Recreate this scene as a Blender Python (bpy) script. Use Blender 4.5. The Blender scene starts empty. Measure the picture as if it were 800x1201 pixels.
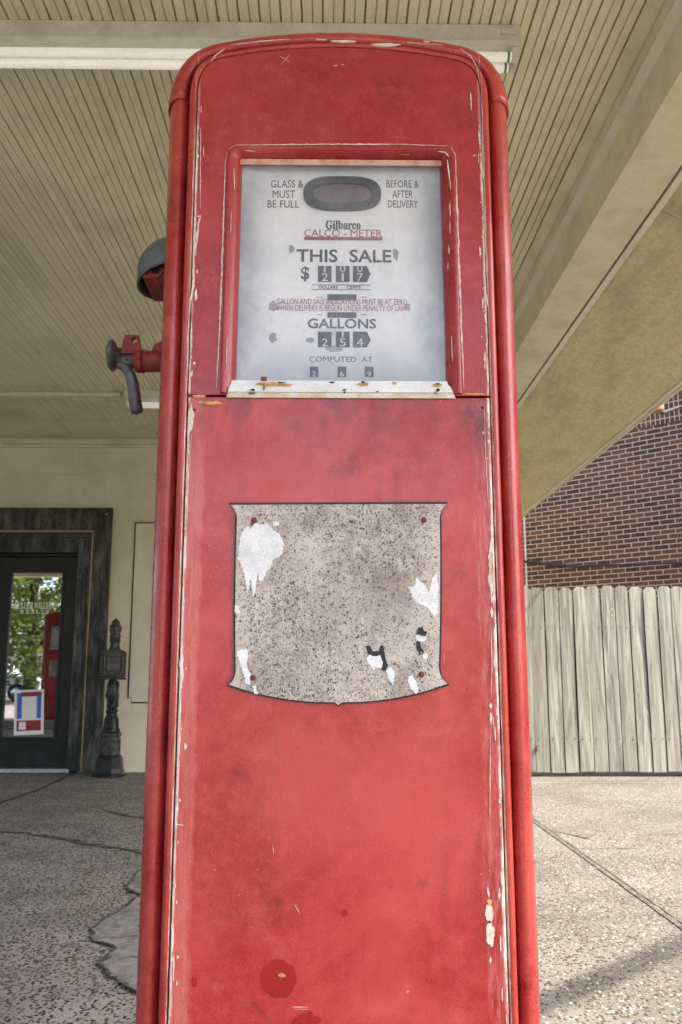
import bpy, bmesh, math, random
from mathutils import Vector, Matrix, noise
R = math.radians
SC = bpy.context.scene
COL = SC.collection
# ---------------------------------------------------------------- camera
PITCH, YAW, EYE, FPX = R(10.4), math.atan(15/1056.), 0.98, 1039.0
cd = bpy.data.cameras.new('camera'); cam = bpy.data.objects.new('camera', cd); COL.objects.link(cam)
cam.location = (0, 0, EYE); cam.rotation_euler = (R(90)+PITCH, 0, -YAW)
cd.sensor_fit = 'VERTICAL'; cd.sensor_height = 36; cd.lens = 36*FPX/1201.
cd.clip_start = 0.05; cd.clip_end = 600
cd.dof.use_dof = True; cd.dof.focus_distance = 1.47; cd.dof.aperture_fstop = 16
SC.camera = cam
# ---------------------------------------------------------------- light
SUN_EL, SUN_AZ = R(52), R(112)          # azimuth clockwise from +Y
w = bpy.data.worlds.new('World'); SC.world = w; w.use_nodes = True
nt = w.node_tree; bg = nt.nodes['Background']
sky = nt.nodes.new('ShaderNodeTexSky'); sky.sky_type = 'NISHITA'; sky.sun_disc = False
sky.sun_elevation = SUN_EL; sky.sun_rotation = SUN_AZ; sky.air_density = .75; sky.dust_density = 4.5; sky.ozone_density = .2
nt.links.new(sky.outputs[0], bg.inputs[0]); bg.inputs[1].default_value = 0.15
sl = bpy.data.lights.new('sun', 'SUN'); so = bpy.data.objects.new('sun', sl); COL.objects.link(so)
sl.energy = 2.0; sl.angle = R(0.53); sl.color = (1.0, .91, .75)
sd = Vector((math.sin(SUN_AZ)*math.cos(SUN_EL), math.cos(SUN_AZ)*math.cos(SUN_EL), math.sin(SUN_EL)))
so.rotation_euler = sd.to_track_quat('Z', 'Y').to_euler(); so.location = (8, -4, 12)
SC.view_settings.view_transform = 'Standard'; SC.view_settings.look = 'None'
SC.view_settings.gamma = 1; SC.view_settings.exposure = 2.55
SC.cycles.use_denoising = True; SC.cycles.sample_clamp_indirect = 4
SC.cycles.max_bounces = 14; SC.cycles.diffuse_bounces = 7; SC.cycles.transparent_max_bounces = 12

# ---------------------------------------------------------------- helpers
def at(x, y, Y):
    """world point on the vertical plane Y = const that shows at photo pixel (x, y)"""
    c, s = math.cos(PITCH), math.sin(PITCH)
    d = Vector((0, c, s))*FPX + Vector((1, 0, 0))*(x-400) + Vector((0, -s, c))*(600.5-y)
    d = Matrix.Rotation(-YAW, 3, 'Z') @ d
    return Vector((0, 0, EYE)) + d*(Y/d.y)
def gnd(x, y, Z=0.0):
    d = at(x, y, 1.0) - Vector((0, 0, EYE))
    return Vector((0, 0, EYE)) + d*((Z-EYE)/d.z)

def link(name, me, mat=None, parent=None):
    o = bpy.data.objects.new(name, me); COL.objects.link(o)
    if mat:
        for m in (mat if isinstance(mat, (list, tuple)) else [mat]): me.materials.append(m)
    if parent: o.parent = parent
    return o
def tag(o, label, cat, group=None):
    o['label'] = label; o['category'] = cat
    if group: o['group'] = group
    return o
def thing(name, label, cat, loc=(0, 0, 0), rz=0, group=None):
    o = bpy.data.objects.new(name, None); COL.objects.link(o); o.location = loc; o.rotation_euler = (0, 0, rz)
    o.empty_display_size = .1
    return tag(o, label, cat, group)
def structure(o): o['kind'] = 'structure'; return o

class MB:
    def __init__(s): s.bm = bmesh.new()
    def faces(s, vs, fs, mi=0, smooth=False):
        v = [s.bm.verts.new(p) for p in vs]
        for f in fs:
            try:
                q = s.bm.faces.new([v[i] for i in f]); q.material_index = mi; q.smooth = smooth
            except ValueError: pass
        return v
    def box(s, lo, hi, mi=0, bev=0, M=None):
        (a, b, c), (d, e, f) = lo, hi
        vs = [(a,b,c),(d,b,c),(d,e,c),(a,e,c),(a,b,f),(d,b,f),(d,e,f),(a,e,f)]
        t = bmesh.new(); vv = [t.verts.new(p) for p in vs]
        for q in ((0,3,2,1),(4,5,6,7),(0,1,5,4),(1,2,6,5),(2,3,7,6),(3,0,4,7)): t.faces.new([vv[i] for i in q])
        if bev: bmesh.ops.bevel(t, geom=t.edges[:], offset=bev, segments=2, affect='EDGES', profile=.6)
        s.merge(t, mi, M)
    def merge(s, t, mi=0, M=None):
        if M: bmesh.ops.transform(t, matrix=M, verts=t.verts)
        mp = {v: s.bm.verts.new(v.co) for v in t.verts}
        for f in t.faces:
            try:
                q = s.bm.faces.new([mp[v] for v in f.verts]); q.material_index = mi; q.smooth = f.smooth
            except ValueError: pass
        t.free()
    def lathe(s, prof, n=24, M=None, mi=0, smooth=True):
        t = bmesh.new(); rings = []
        for r, z in prof:
            rings.append([t.verts.new((r*math.cos(2*math.pi*k/n), r*math.sin(2*math.pi*k/n), z)) for k in range(n)])
        for A, B in zip(rings, rings[1:]):
            for k in range(n):
                f = t.faces.new((A[k], A[(k+1) % n], B[(k+1) % n], B[k])); f.smooth = smooth
        t.faces.new(rings[0][::-1]); t.faces.new(rings[-1])
        s.merge(t, mi, M)
    def tube(s, pts, rad, n=10, mi=0, flat=1.0, closed=True):
        pts = [Vector(p) for p in pts]; rings = []; t = bmesh.new()
        ref = None
        for i, p in enumerate(pts):
            d = (pts[min(i+1, len(pts)-1)] - pts[max(i-1, 0)]).normalized()
            if ref is None: ref = Vector((0, 0, 1)) if abs(d.z) < .9 else Vector((0, 1, 0))
            u = (ref - d*ref.dot(d)).normalized(); v = d.cross(u); ref = u
            r = rad[i] if isinstance(rad, (list, tuple)) else rad
            rings.append([t.verts.new(p + u*r*math.cos(2*math.pi*k/n) + v*r*flat*math.sin(2*math.pi*k/n)) for k in range(n)])
        for A, B in zip(rings, rings[1:]):
            for k in range(n):
                f = t.faces.new((A[k], A[(k+1) % n], B[(k+1) % n], B[k])); f.smooth = True
        t.faces.new(rings[0][::-1]); t.faces.new(rings[-1])
        s.merge(t, mi)
    def prism(s, loops, y0, y1, mi=0, bev=0, M=None):
        """loops in XZ (first outer, rest holes), extruded from y0 to y1"""
        t = bmesh.new(); es = []
        for lp in loops:
            vs = [t.verts.new((x, y0, z)) for x, z in lp]
            es += [t.edges.new((vs[i], vs[(i+1) % len(vs)])) for i in range(len(vs))]
        bmesh.ops.triangle_fill(t, use_beauty=True, use_dissolve=False, edges=es)
        r = bmesh.ops.extrude_face_region(t, geom=t.faces[:])
        bmesh.ops.translate(t, vec=(0, y1-y0, 0), verts=[g for g in r['geom'] if isinstance(g, bmesh.types.BMVert)])
        bmesh.ops.recalc_face_normals(t, faces=t.faces[:])
        if bev:
            ed = [e for e in t.edges if len(e.link_faces) == 2 and e.calc_face_angle() > R(60) and abs(e.verts[0].co.y-y0) < 1e-6 and abs(e.verts[1].co.y-y0) < 1e-6]
            bmesh.ops.bevel(t, geom=ed, offset=bev, segments=2, affect='EDGES', profile=.6)
        s.merge(t, mi, M)
    def build(s, name, mat, parent=None, recalc=True):
        if recalc: bmesh.ops.recalc_face_normals(s.bm, faces=s.bm.faces[:])
        me = bpy.data.meshes.new(name); s.bm.to_mesh(me); s.bm.free()
        return link(name, me, mat, parent)

def text_mesh(mb, txt, x, z, size, y, width=None, bold=0.0, align='CENTER', mi=0, flip=False, space=1.0):
    c = bpy.data.curves.new('text_curve', 'FONT'); c.body = txt; c.size = size; c.align_x = align; c.align_y = 'CENTER'
    c.offset = bold; c.resolution_u = 3; c.space_character = space
    o = bpy.data.objects.new('text_curve', c); COL.objects.link(o)
    bpy.context.view_layer.update()
    me = bpy.data.meshes.new_from_object(o.evaluated_get(bpy.context.evaluated_depsgraph_get()))
    bpy.data.objects.remove(o); bpy.data.curves.remove(c)
    xs = [v.co.x for v in me.vertices]
    if not xs: return
    k = width/(max(xs)-min(xs)) if width else 1.0
    mid = (max(xs)+min(xs))/2 if align == 'CENTER' else 0
    t = bmesh.new(); t.from_mesh(me); bpy.data.meshes.remove(me)
    for v in t.verts:
        X, Z = (v.co.x-mid)*k, v.co.y
        v.co = (x + X, y, z + Z)
    for f in t.faces: f.normal_update()
    mb.merge(t, mi)

# ---------------------------------------------------------------- materials
class NT:
    def __init__(s, name, rough=.6, spec=.4, metal=0):
        s.m = bpy.data.materials.new(name); s.m.use_nodes = True; s.t = s.m.node_tree
        s.b = s.t.nodes['Principled BSDF']; s.b.inputs['Roughness'].default_value = rough
        s.b.inputs['Specular IOR Level'].default_value = spec; s.b.inputs['Metallic'].default_value = metal
        s.co = s.t.nodes.new('ShaderNodeTexCoord').outputs['Object']
    def set(s, sock, v):
        if isinstance(v, bpy.types.NodeSocket): s.t.links.new(v, sock)
        else:
            if isinstance(v, (tuple, list)) and len(v) == 3 and sock.type == 'RGBA': v = (*v, 1)
            sock.default_value = v
    def node(s, typ, **kw):
        n = s.t.nodes.new(typ)
        for k, v in kw.items(): setattr(n, k, v)
        return n
    def math(s, op, a, b=None, c=None, clamp=False):
        n = s.node('ShaderNodeMath', operation=op, use_clamp=clamp)
        for i, v in enumerate((a, b, c)):
            if v is not None: s.set(n.inputs[i], v)
        return n.outputs[0]
    def mapv(s, scale=(1, 1, 1), loc=(0, 0, 0), rot=(0, 0, 0), co=None):
        n = s.node('ShaderNodeMapping'); s.set(n.inputs[0], co or s.co)
        n.inputs['Scale'].default_value = scale; n.inputs['Location'].default_value = loc; n.inputs['Rotation'].default_value = rot
        return n.outputs[0]
    def noise(s, scale, detail=4, rough=.6, co=None, dist=0, out='Fac'):
        n = s.node('ShaderNodeTexNoise'); s.set(n.inputs['Vector'], co or s.co)
        n.inputs['Scale'].default_value = scale; n.inputs['Detail'].default_value = detail
        n.inputs['Roughness'].default_value = rough; n.inputs['Distortion'].default_value = dist
        return n.outputs[out]
    def vor(s, scale, co=None, feature='F1', out='Distance', rnd=1):
        n = s.node('ShaderNodeTexVoronoi', feature=feature); s.set(n.inputs['Vector'], co or s.co)
        n.inputs['Scale'].default_value = scale; n.inputs['Randomness'].default_value = rnd
        return n.outputs[out]
    def ramp(s, f, a, b, lo=0., hi=1.):
        n = s.node('ShaderNodeMapRange', interpolation_type='SMOOTHSTEP'); s.set(n.inputs[0], f)
        for i, v in enumerate((a, b, lo, hi)): n.inputs[i+1].default_value = v
        return n.outputs[0]
    def mix(s, f, a, b, mode='MIX'):
        n = s.node('ShaderNodeMix', data_type='RGBA', blend_type=mode)
        s.set(n.inputs[0], f); s.set(n.inputs[6], a); s.set(n.inputs[7], b)
        return n.outputs[2]
    def xyz(s):
        n = s.node('ShaderNodeSeparateXYZ'); s.set(n.inputs[0], s.co); return n.outputs
    def color(s, v): s.set(s.b.inputs['Base Color'], v)
    def rough(s, v): s.set(s.b.inputs['Roughness'], v)
    def bump(s, h, strength=.3, dist=.01):
        n = s.node('ShaderNodeBump'); n.inputs['Strength'].default_value = strength; n.inputs['Distance'].default_value = dist
        s.set(n.inputs['Height'], h); s.t.links.new(n.outputs[0], s.b.inputs['Normal'])
    def mul(s, a, b): return s.math('MULTIPLY', a, b)

def m_paint(name, base, dirty, scale=3, rough=.6, grain=0.0, spec=.35, metal=0, bump=.12, bscale=180):
    """aged paint / plain weathered surface"""
    n = NT(name, rough, spec, metal)
    a = n.ramp(n.noise(scale, 6, .65), .38, .72)
    b = n.ramp(n.noise(scale*9, 5, .7), .45, .75)
    c = n.mix(a, base, dirty); c = n.mix(n.mul(b, .45), c, dirty)
    g3 = n.noise(210, 3, .7); c = n.mix(n.mul(n.ramp(g3, .52, .36), .22), c, tuple(v*.45 for v in dirty))
    n.color(c); n.rough(n.ramp(n.noise(scale*4, 4), .3, .7, rough-.1, min(1, rough+.12)))
    if bump: n.bump(n.noise(bscale, 3), bump, .002)
    return n.m

def m_red(name, base=(.35, .014, .014), faded=(.50, .060, .048), dark=(.15, .006, .008), edge=None, seed=0, rough=.34, fade_at=.5, band=False):
    """worn oven-baked red: faded clouds, streaks running down, flecks and (edge) chipped bands at |x| near edge values"""
    n = NT(name, rough, .4)
    off = n.mapv(loc=(seed*3.1, seed*1.7, seed*.9))
    cl = n.ramp(n.noise(4.2, 7, .62, off, .4), fade_at-.14, fade_at+.2)
    st = n.ramp(n.noise(1.0, 5, .65, n.mapv((15, 15, 2.6), (seed, 0, 0)), .8), .5, .74)
    c = n.mix(cl, base, faded)
    c = n.mix(n.mul(st, .38), c, dark)
    blot = n.ramp(n.noise(9, 5, .7, n.mapv(loc=(7+seed, 2, 5)), .6), .56, .74)
    c = n.mix(n.mul(blot, .75), c, dark)
    mott = n.ramp(n.noise(46, 6, .8, off), .40, .66)
    c = n.mix(n.mul(mott, .42), c, faded)
    mot2 = n.ramp(n.noise(13, 6, .75, n.mapv(loc=(seed, 5, 2))), .5, .72)
    c = n.mix(n.mul(mot2, .5), c, (.56, .10, .085))
    sp = n.ramp(n.vor(55, off), .055, .03); spn = n.ramp(n.noise(7, 3, .6, off), .5, .62)
    c = n.mix(n.mul(n.mul(sp, spn), .65), c, (.75, .55, .5))
    scr = n.ramp(n.noise(1, 3, .5, n.mapv((150, 150, 9), (seed, 3, 1))), .70, .76)
    scm = n.ramp(n.noise(5, 3, .6, n.mapv(loc=(1, seed, 4))), .5, .64)
    c = n.mix(n.mul(n.mul(scr, scm), .5), c, (.72, .35, .33))
    if band:   # rubbed, chalky strip beside the left shut line
        x, y, z = n.xyz()
        bx_ = n.math('ADD', x, n.math('MULTIPLY', n.noise(1, 5, .7, n.mapv((9, 9, 5))), .05))
        bm_ = n.mul(n.ramp(bx_, -.196, -.206), n.ramp(n.noise(1, 6, .75, n.mapv((130, 130, 16))), .36, .60, .35, 1))
        c = n.mix(n.mul(n.mul(bm_, n.ramp(n.noise(2.1, 3, .6), .3, .55)), .62), c, (.60, .19, .165))
        br_ = n.mul(n.ramp(bx_, .246, .256), n.ramp(n.noise(1, 6, .75, n.mapv((130, 130, 20), (4, 4, 4))), .42, .62))
        c = n.mix(n.mul(br_, .5), c, (.60, .19, .18))
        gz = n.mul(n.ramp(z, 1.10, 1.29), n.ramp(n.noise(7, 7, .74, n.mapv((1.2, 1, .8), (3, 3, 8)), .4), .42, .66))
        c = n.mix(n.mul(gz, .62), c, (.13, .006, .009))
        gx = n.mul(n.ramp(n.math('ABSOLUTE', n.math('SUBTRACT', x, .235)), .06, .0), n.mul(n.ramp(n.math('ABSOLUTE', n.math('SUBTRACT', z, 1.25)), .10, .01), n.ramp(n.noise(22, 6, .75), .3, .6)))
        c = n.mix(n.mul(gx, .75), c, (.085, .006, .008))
    fg = n.noise(430, 3, .7, off)
    c = n.mix(n.mul(n.ramp(fg, .50, .66), .22), c, (.62, .16, .14)); c = n.mix(n.mul(n.ramp(fg, .48, .34), .30), c, dark)
    hgt = n.math('MULTIPLY', n.noise(90, 4, .6, off), .3)
    r = n.ramp(n.noise(8, 5, .6, off), .3, .7, rough-.08, rough+.16)
    if edge:
        x, y, z = n.xyz(); ax = n.math('ABSOLUTE', x)
        for (e, wd, th, soft) in edge:
            d = n.math('ABSOLUTE', n.math('SUBTRACT', ax, e))
            band = n.ramp(d, wd, 0.0)
            nz = n.noise(1, 6, .72, n.mapv((120, 120, 24), (seed+e*9, 2, 3)))
            big = n.noise(3.2, 3, .6, n.mapv(loc=(seed, 1, 6)))
            v = n.math('ADD', n.math('MULTIPLY', nz, .75), n.math('MULTIPLY', big, .45))
            msk = n.ramp(n.math('ADD', v, n.math('MULTIPLY', band, .5)), th, th+soft)
            msk = n.mul(n.mul(msk, n.ramp(d, wd*1.4, wd*.8)), n.ramp(z, 1.82, 1.76))
            chip = n.mix(n.ramp(n.noise(35, 4), .4, .65), (.74, .69, .60), (.62, .40, .22))
            pale = n.mix(.55, c, (.70, .32, .30))
            wide = n.mul(n.ramp(n.math('ADD', v, n.math('MULTIPLY', band, .5)), th-.16, th), n.ramp(d, wd*2.2, wd*.8))
            c = n.mix(n.mul(wide, .7), c, pale)
            c = n.mix(msk, c, chip)
            hgt = n.math('SUBTRACT', hgt, n.math('MULTIPLY', msk, .8))
    hgt = n.math('ADD', hgt, n.math('MULTIPLY', n.noise(3.5, 2, .5, off), 2.2))
    n.color(c); n.rough(r); n.bump(hgt, .28, .0018)
    n.b.inputs['Coat Weight'].default_value = .22; n.b.inputs['Coat Roughness'].default_value = .18
    return n.m

M = {}
M['red_panel'] = m_red('pump_panel_red', band=True, edge=[(.2535, .010, 1.03, .05)], seed=1)
M['red_upper'] = m_red('pump_upper_red', (.31, .012, .016), (.43, .042, .040), edge=[(.2535, .007, 1.05, .05)], seed=4, fade_at=.56)
M['red_shell'] = m_red('pump_shell_red', (.32, .012, .013), (.47, .062, .042), edge=[(.2585, .0026, .98, .06)], seed=7, rough=.27)
M['red_bezel'] = m_red('window_frame_red', (.27, .010, .013), (.38, .036, .034), seed=9, rough=.32)
M['red_iron'] = m_paint('red_iron_casting', (.27, .03, .025), (.13, .045, .03), 18, .6, bump=.3)
M['grey_iron'] = m_paint('grey_iron_casting', (.13, .13, .135), (.085, .07, .06), 22, .5, metal=.55, bump=.25)
M['hood_zinc'] = m_paint('zinc_hood', (.16, .175, .19), (.10, .105, .11), 20, .55, metal=.5, bump=.25)
M['dark'] = m_paint('dark_gap', (.012, .011, .011), (.02, .016, .014), 10, .9, bump=0)
M['rust'] = m_paint('rusty_steel', (.16, .05, .025), (.07, .03, .02), 60, .8, bump=.5)
M['chip'] = m_paint('exposed_primer', (.72, .68, .60), (.55, .40, .24), 22, .75, bump=.5, bscale=300)
M['chip_white'] = m_paint('old_white_paint', (.78, .78, .77), (.60, .60, .60), 30, .7, bump=.6, bscale=260)
M['chip_rust'] = m_paint('rust_stained_primer', (.62, .38, .13), (.36, .17, .05), 40, .8, bump=.6, bscale=300)
M['header'] = m_paint('faded_orange_strip', (.62, .40, .30), (.50, .20, .12), 30, .6, bump=.1)
M['spot'] = m_paint('darker_red_touch_up', (.33, .013, .011), (.28, .011, .010), 30, .4, bump=.2)
M['black'] = m_paint('black_enamel', (.012, .012, .013), (.03, .028, .027), 30, .4, bump=.1)
M['white_trim'] = m_paint('white_painted_aluminium', (.78, .78, .78), (.66, .65, .62), 14, .45)
M['cream_wall'] = m_paint('cream_stucco_wall', (.70, .665, .51), (.56, .53, .395), 1.1, .85, bump=.5, bscale=90)
M['cream_panel'] = m_paint('cream_board', (.72, .69, .55), (.60, .57, .44), 1.6, .8, bump=.25, bscale=120)
M['cream_trim'] = m_paint('cream_trim', (.70, .66, .46), (.54, .50, .345), 2.5, .7)
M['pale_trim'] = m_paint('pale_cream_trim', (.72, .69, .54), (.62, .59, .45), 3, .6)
M['bronze'] = m_paint('dark_bronze_door', (.008, .011, .011), (.018, .020, .020), 6, .42, bump=.15)
M['gold'] = m_paint('worn_brass_edge', (.42, .31, .17), (.25, .19, .11), 14, .5, bump=.2)
M['sill'] = m_paint('aluminium_threshold', (.48, .50, .52), (.36, .37, .38), 10, .45, metal=.4)
M['iron_black'] = m_paint('painted_cast_iron', (.007, .0075, .0075), (.024, .024, .022), 16, .34, bump=.4)
M['iron_worn'] = m_paint('worn_cast_iron', (.014, .0145, .014), (.10, .10, .088), 22, .36, bump=.4)
M['tube'] = m_paint('lamp_tube_white', (.86, .85, .80), (.80, .78, .72), 6, .3, bump=0)
_t = M['tube'].node_tree.nodes['Principled BSDF']; _t.inputs['Emission Color'].default_value = (1, .96, .86, 1); _t.inputs['Emission Strength'].default_value = .05
M['lamp_box'] = m_paint('lamp_housing_enamel', (.66, .645, .57), (.52, .49, .41), 9, .5)
M['green'] = m_paint('green_end_band', (.03, .30, .06), (.03, .24, .05), 10, .5, bump=0)
M['cable'] = m_paint('black_cable', (.015, .015, .016), (.03, .03, .03), 10, .6, bump=0)
M['asphalt'] = m_paint('asphalt', (.05, .05, .052), (.07, .068, .066), 1.5, .9, bump=.5, bscale=140)
M['lawn'] = m_paint('lawn', (.06, .10, .025), (.09, .11, .04), 2, .9, bump=.5, bscale=60)
M['rubber'] = m_paint('rubber', (.02, .02, .02), (.03, .03, .03), 10, .8)
M['car_white'] = m_paint('white_car_paint', (.78, .78, .78), (.72, .72, .72), 2, .25, bump=0)
M['car_glass'] = m_paint('car_glass', (.02, .025, .03), (.03, .03, .035), 3, .08, bump=0)
M['chrome'] = m_paint('chrome', (.6, .6, .6), (.55, .55, .55), 4, .2, metal=1, bump=0)
M['bark'] = m_paint('bark', (.09, .065, .045), (.05, .038, .028), 9, .9, bump=.8, bscale=30)
M['roof'] = m_paint('flat_roof_gravel', (.22, .21, .19), (.16, .155, .14), 3, .9, bump=.5)

def m_ceiling():
    n = NT('beadboard_paint', .55, .4)
    x, y, z = n.xyz()
    cl = n.ramp(n.noise(1.3, 6, .65), .36, .72)
    c = n.mix(cl, (.80, .76, .53), (.56, .525, .345))
    plank = n.noise(1, 3, .5, n.mapv((24.2, .35, 1)))
    c = n.mix(n.ramp(plank, .35, .7), c, (.76, .72, .50))
    gr = n.ramp(n.noise(1, 5, .7, n.mapv((90, 5, 1))), .52, .75)
    c = n.mix(n.mul(gr, .35), c, (.36, .34, .235))
    ws = n.ramp(n.noise(.8, 7, .7, n.mapv((1, .8, 1), (4, 2, 0)), .4), .52, .70); c = n.mix(n.mul(ws, .38), c, (.34, .29, .16))
    c = n.mix(n.mul(n.ramp(n.noise(170, 3, .7), .52, .36), .25), c, (.28, .26, .17))
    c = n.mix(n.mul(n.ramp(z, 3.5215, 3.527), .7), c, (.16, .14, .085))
    n.color(c); n.bump(n.noise(1, 4, .6, n.mapv((120, 8, 1))), .2, .002)
    return n.m
M['ceiling'] = m_ceiling()

def m_soffit():
    n = NT('soffit_stucco_board', .85, .2)
    a = n.ramp(n.noise(2.0, 9, .74, n.mapv((1.8, .5, 1.8)), .15), .42, .70)
    c = n.mix(a, (.76, .69, .43), (.48, .43, .265))
    b = n.ramp(n.noise(160, 3, .7), .4, .65)
    c = n.mix(n.mul(b, .35), c, (.36, .33, .22))
    g2 = n.ramp(n.noise(34, 6, .8, n.mapv((1, .8, 1))), .44, .66); c = n.mix(n.mul(g2, .35), c, (.30, .275, .18))
    n.color(c); n.bump(n.math('ADD', n.noise(210, 3, .7), n.math('MULTIPLY', g2, .6)), .6, .004)
    return n.m
M['soffit'] = m_soffit()

def m_ground():
    n = NT('exposed_aggregate_concrete', .9, .15)
    x, y, z = n.xyz()
    dis = n.mapv()
    v = n.node('ShaderNodeTexVoronoi', feature='F1'); v.inputs['Scale'].default_value = 88; n.set(v.inputs['Vector'], n.mapv((1, .72, 1)))
    sep = n.node('ShaderNodeSeparateColor'); n.set(sep.inputs[0], v.outputs['Color'])
    ce = n.mix(n.ramp(n.noise(1.1, 6, .65), .38, .68), (.140, .138, .131), (.075, .074, .071))
    peb = n.mix(n.math('POWER', sep.outputs[0], 2.4), (.045, .032, .022), (.20, .178, .15))
    peb = n.mix(n.ramp(sep.outputs[1], .86, .97), peb, (.30, .29, .275))
    cover = n.ramp(n.math('ADD', sep.outputs[2], n.math('MULTIPLY', n.noise(2.6, 5, .65), .8)), .52, .64)
    inside = n.ramp(v.outputs['Distance'], .62, .46)
    m = n.mul(cover, inside)
    c = n.mix(m, ce, peb)
    fine = n.ramp(n.noise(240, 2, .7), .5, .75); c = n.mix(n.mul(fine, .4), c, (.16, .145, .125))
    # left of the pump the slab colour is lightened in blotches to offset its shade
    ce0 = ce
    left_lift = n.ramp(n.math('ADD', x, n.math('MULTIPLY', n.noise(1.4, 5, .65), 1.6)), .9, .1)
    lift_blotch = n.ramp(n.noise(1.9, 7, .7, n.mapv((1, 1.8, 1)), .7), .36, .66)
    c = n.mix(n.mul(left_lift, n.math('MULTIPLY_ADD', lift_blotch, .45, .45)), c, n.mix(m, n.mix(n.noise(3, 5), (.40, .39, .38), (.24, .235, .23)), n.mix(n.ramp(sep.outputs[1], .5, .95), (.035, .03, .027), (.32, .31, .30))))
    bl = n.ramp(n.noise(.55, 6, .7, n.mapv(loc=(3, 8, 0)), .5), .54, .72)
    c = n.mix(n.mul(bl, .45), c, (.10, .092, .082))
    n.color(c)
    n.bump(n.math('ADD', n.math('MULTIPLY', n.ramp(v.outputs['Distance'], .6, .1), m), n.math('MULTIPLY', n.noise(140, 3), .4)), .6, .006)
    return n.m
M['ground'] = m_ground()
M['patch'] = m_paint('cement_repair', (.27, .265, .26), (.09, .087, .084), 16, .9, bump=.9, bscale=120)
M['crack'] = m_paint('tarred_crack', (.03, .028, .026), (.15, .145, .135), 18, .9, bump=.4)
M['kerb'] = m_paint('kerb_concrete', (.34, .33, .30), (.24, .23, .21), 5, .9, bump=.6)

def m_brick(name, soldier=False):
    n = NT(name, .85, .2)
    x, y, z = n.xyz()
    cb = n.node('ShaderNodeCombineXYZ'); n.set(cb.inputs[0], x if not soldier else z); n.set(cb.inputs[1], z if not soldier else x)
    b = n.node('ShaderNodeTexBrick'); b.offset = .5 if not soldier else 0; n.set(b.inputs['Vector'], cb.outputs[0])
    b.inputs['Scale'].default_value = 1; b.inputs['Brick Width'].default_value = .213; b.inputs['Row Height'].default_value = .0680
    b.inputs['Mortar Size'].default_value = .0068; b.inputs['Mortar Smooth'].default_value = .25; b.inputs['Bias'].default_value = -.1
    b.inputs['Color1'].default_value = (.092, .044, .028, 1); b.inputs['Color2'].default_value = (.026, .018, .016, 1)
    b.inputs['Mortar'].default_value = (.40, .325, .27, 1)
    c = n.mix(n.mul(n.ramp(n.noise(26, 5, .7), .45, .7), .5), b.outputs[0], (.15, .075, .05))
    c = n.mix(n.ramp(b.outputs['Fac'], 0, 1), c, n.mix(n.noise(20, 4), (.43, .355, .295), (.28, .235, .195)))
    n.color(c); n.bump(n.math('SUBTRACT', n.math('MULTIPLY', n.noise(120, 3), .3), b.outputs['Fac']), .7, .008)
    return n.m
M['brick'] = m_brick('brown_brick'); M['brick_soldier'] = m_brick('brown_brick_soldier', True)

def m_wood():
    n = NT('weathered_fence_wood', .8, .2)
    oi = n.node('ShaderNodeObjectInfo').outputs['Random']
    ov = n.node('ShaderNodeCombineXYZ'); n.set(ov.inputs[2], n.math('MULTIPLY', oi, 37.0)); n.set(ov.inputs[0], n.math('MULTIPLY', oi, 11.0))
    va = n.node('ShaderNodeVectorMath', operation='ADD'); n.set(va.inputs[0], n.co); n.set(va.inputs[1], ov.outputs[0]); co = va.outputs[0]
    g = n.noise(1, 6, .7, n.mapv((22, 22, 1.2), co=co), .9)
    c = n.mix(n.ramp(g, .36, .64), (.30, .30, .262), (.09, .09, .077))
    c = n.mix(n.mul(oi, .6), c, (.19, .187, .155))
    saw = n.ramp(n.noise(1, 3, .6, n.mapv((9, 9, 260), rot=(0, .18, 0), co=co)), .48, .62)
    c = n.mix(n.mul(n.mul(saw, n.ramp(n.noise(1.2, 3, .5, co), .48, .62)), .5), c, (.24, .235, .20))
    kn = n.vor(3.1, n.mapv((1, 1, .8), co=co)); k = n.ramp(kn, .07, .035)
    c = n.mix(n.mul(k, .65), c, (.17, .14, .10))
    ring = n.ramp(n.math('ABSOLUTE', n.math('SUBTRACT', kn, .085)), .02, .0); c = n.mix(n.mul(ring, .25), c, (.55, .54, .48))
    dirt = n.ramp(n.noise(1.8, 6, .7, n.mapv((1, 1, .5), co=co)), .48, .74); c = n.mix(n.mul(dirt, .45), c, (.20, .195, .165))
    n.color(c); n.bump(n.math('ADD', g, n.math('MULTIPLY', saw, .4)), .5, .004)
    return n.m
M['wood'] = m_wood()

def m_door_stone():
    n = NT('charcoal_trim', .5, .4)
    a = n.ramp(n.noise(9, 8, .74, n.mapv((1.3, 1, .30)), .1), .42, .70)
    c = n.mix(a, (.008, .010, .010), (.125, .125, .115))
    b = n.ramp(n.noise(70, 4, .7), .5, .75); c = n.mix(n.mul(b, .5), c, (.17, .17, .155))
    n.color(c); n.bump(n.noise(80, 4), .3, .003)
    return n.m
M['gap_shade'] = m_paint('gap_shade_brown', (.07, .065, .055), (.04, .037, .03), 9, .9)  # dark colour that stands for shade between the pickets
M['charcoal'] = m_door_stone()

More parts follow.
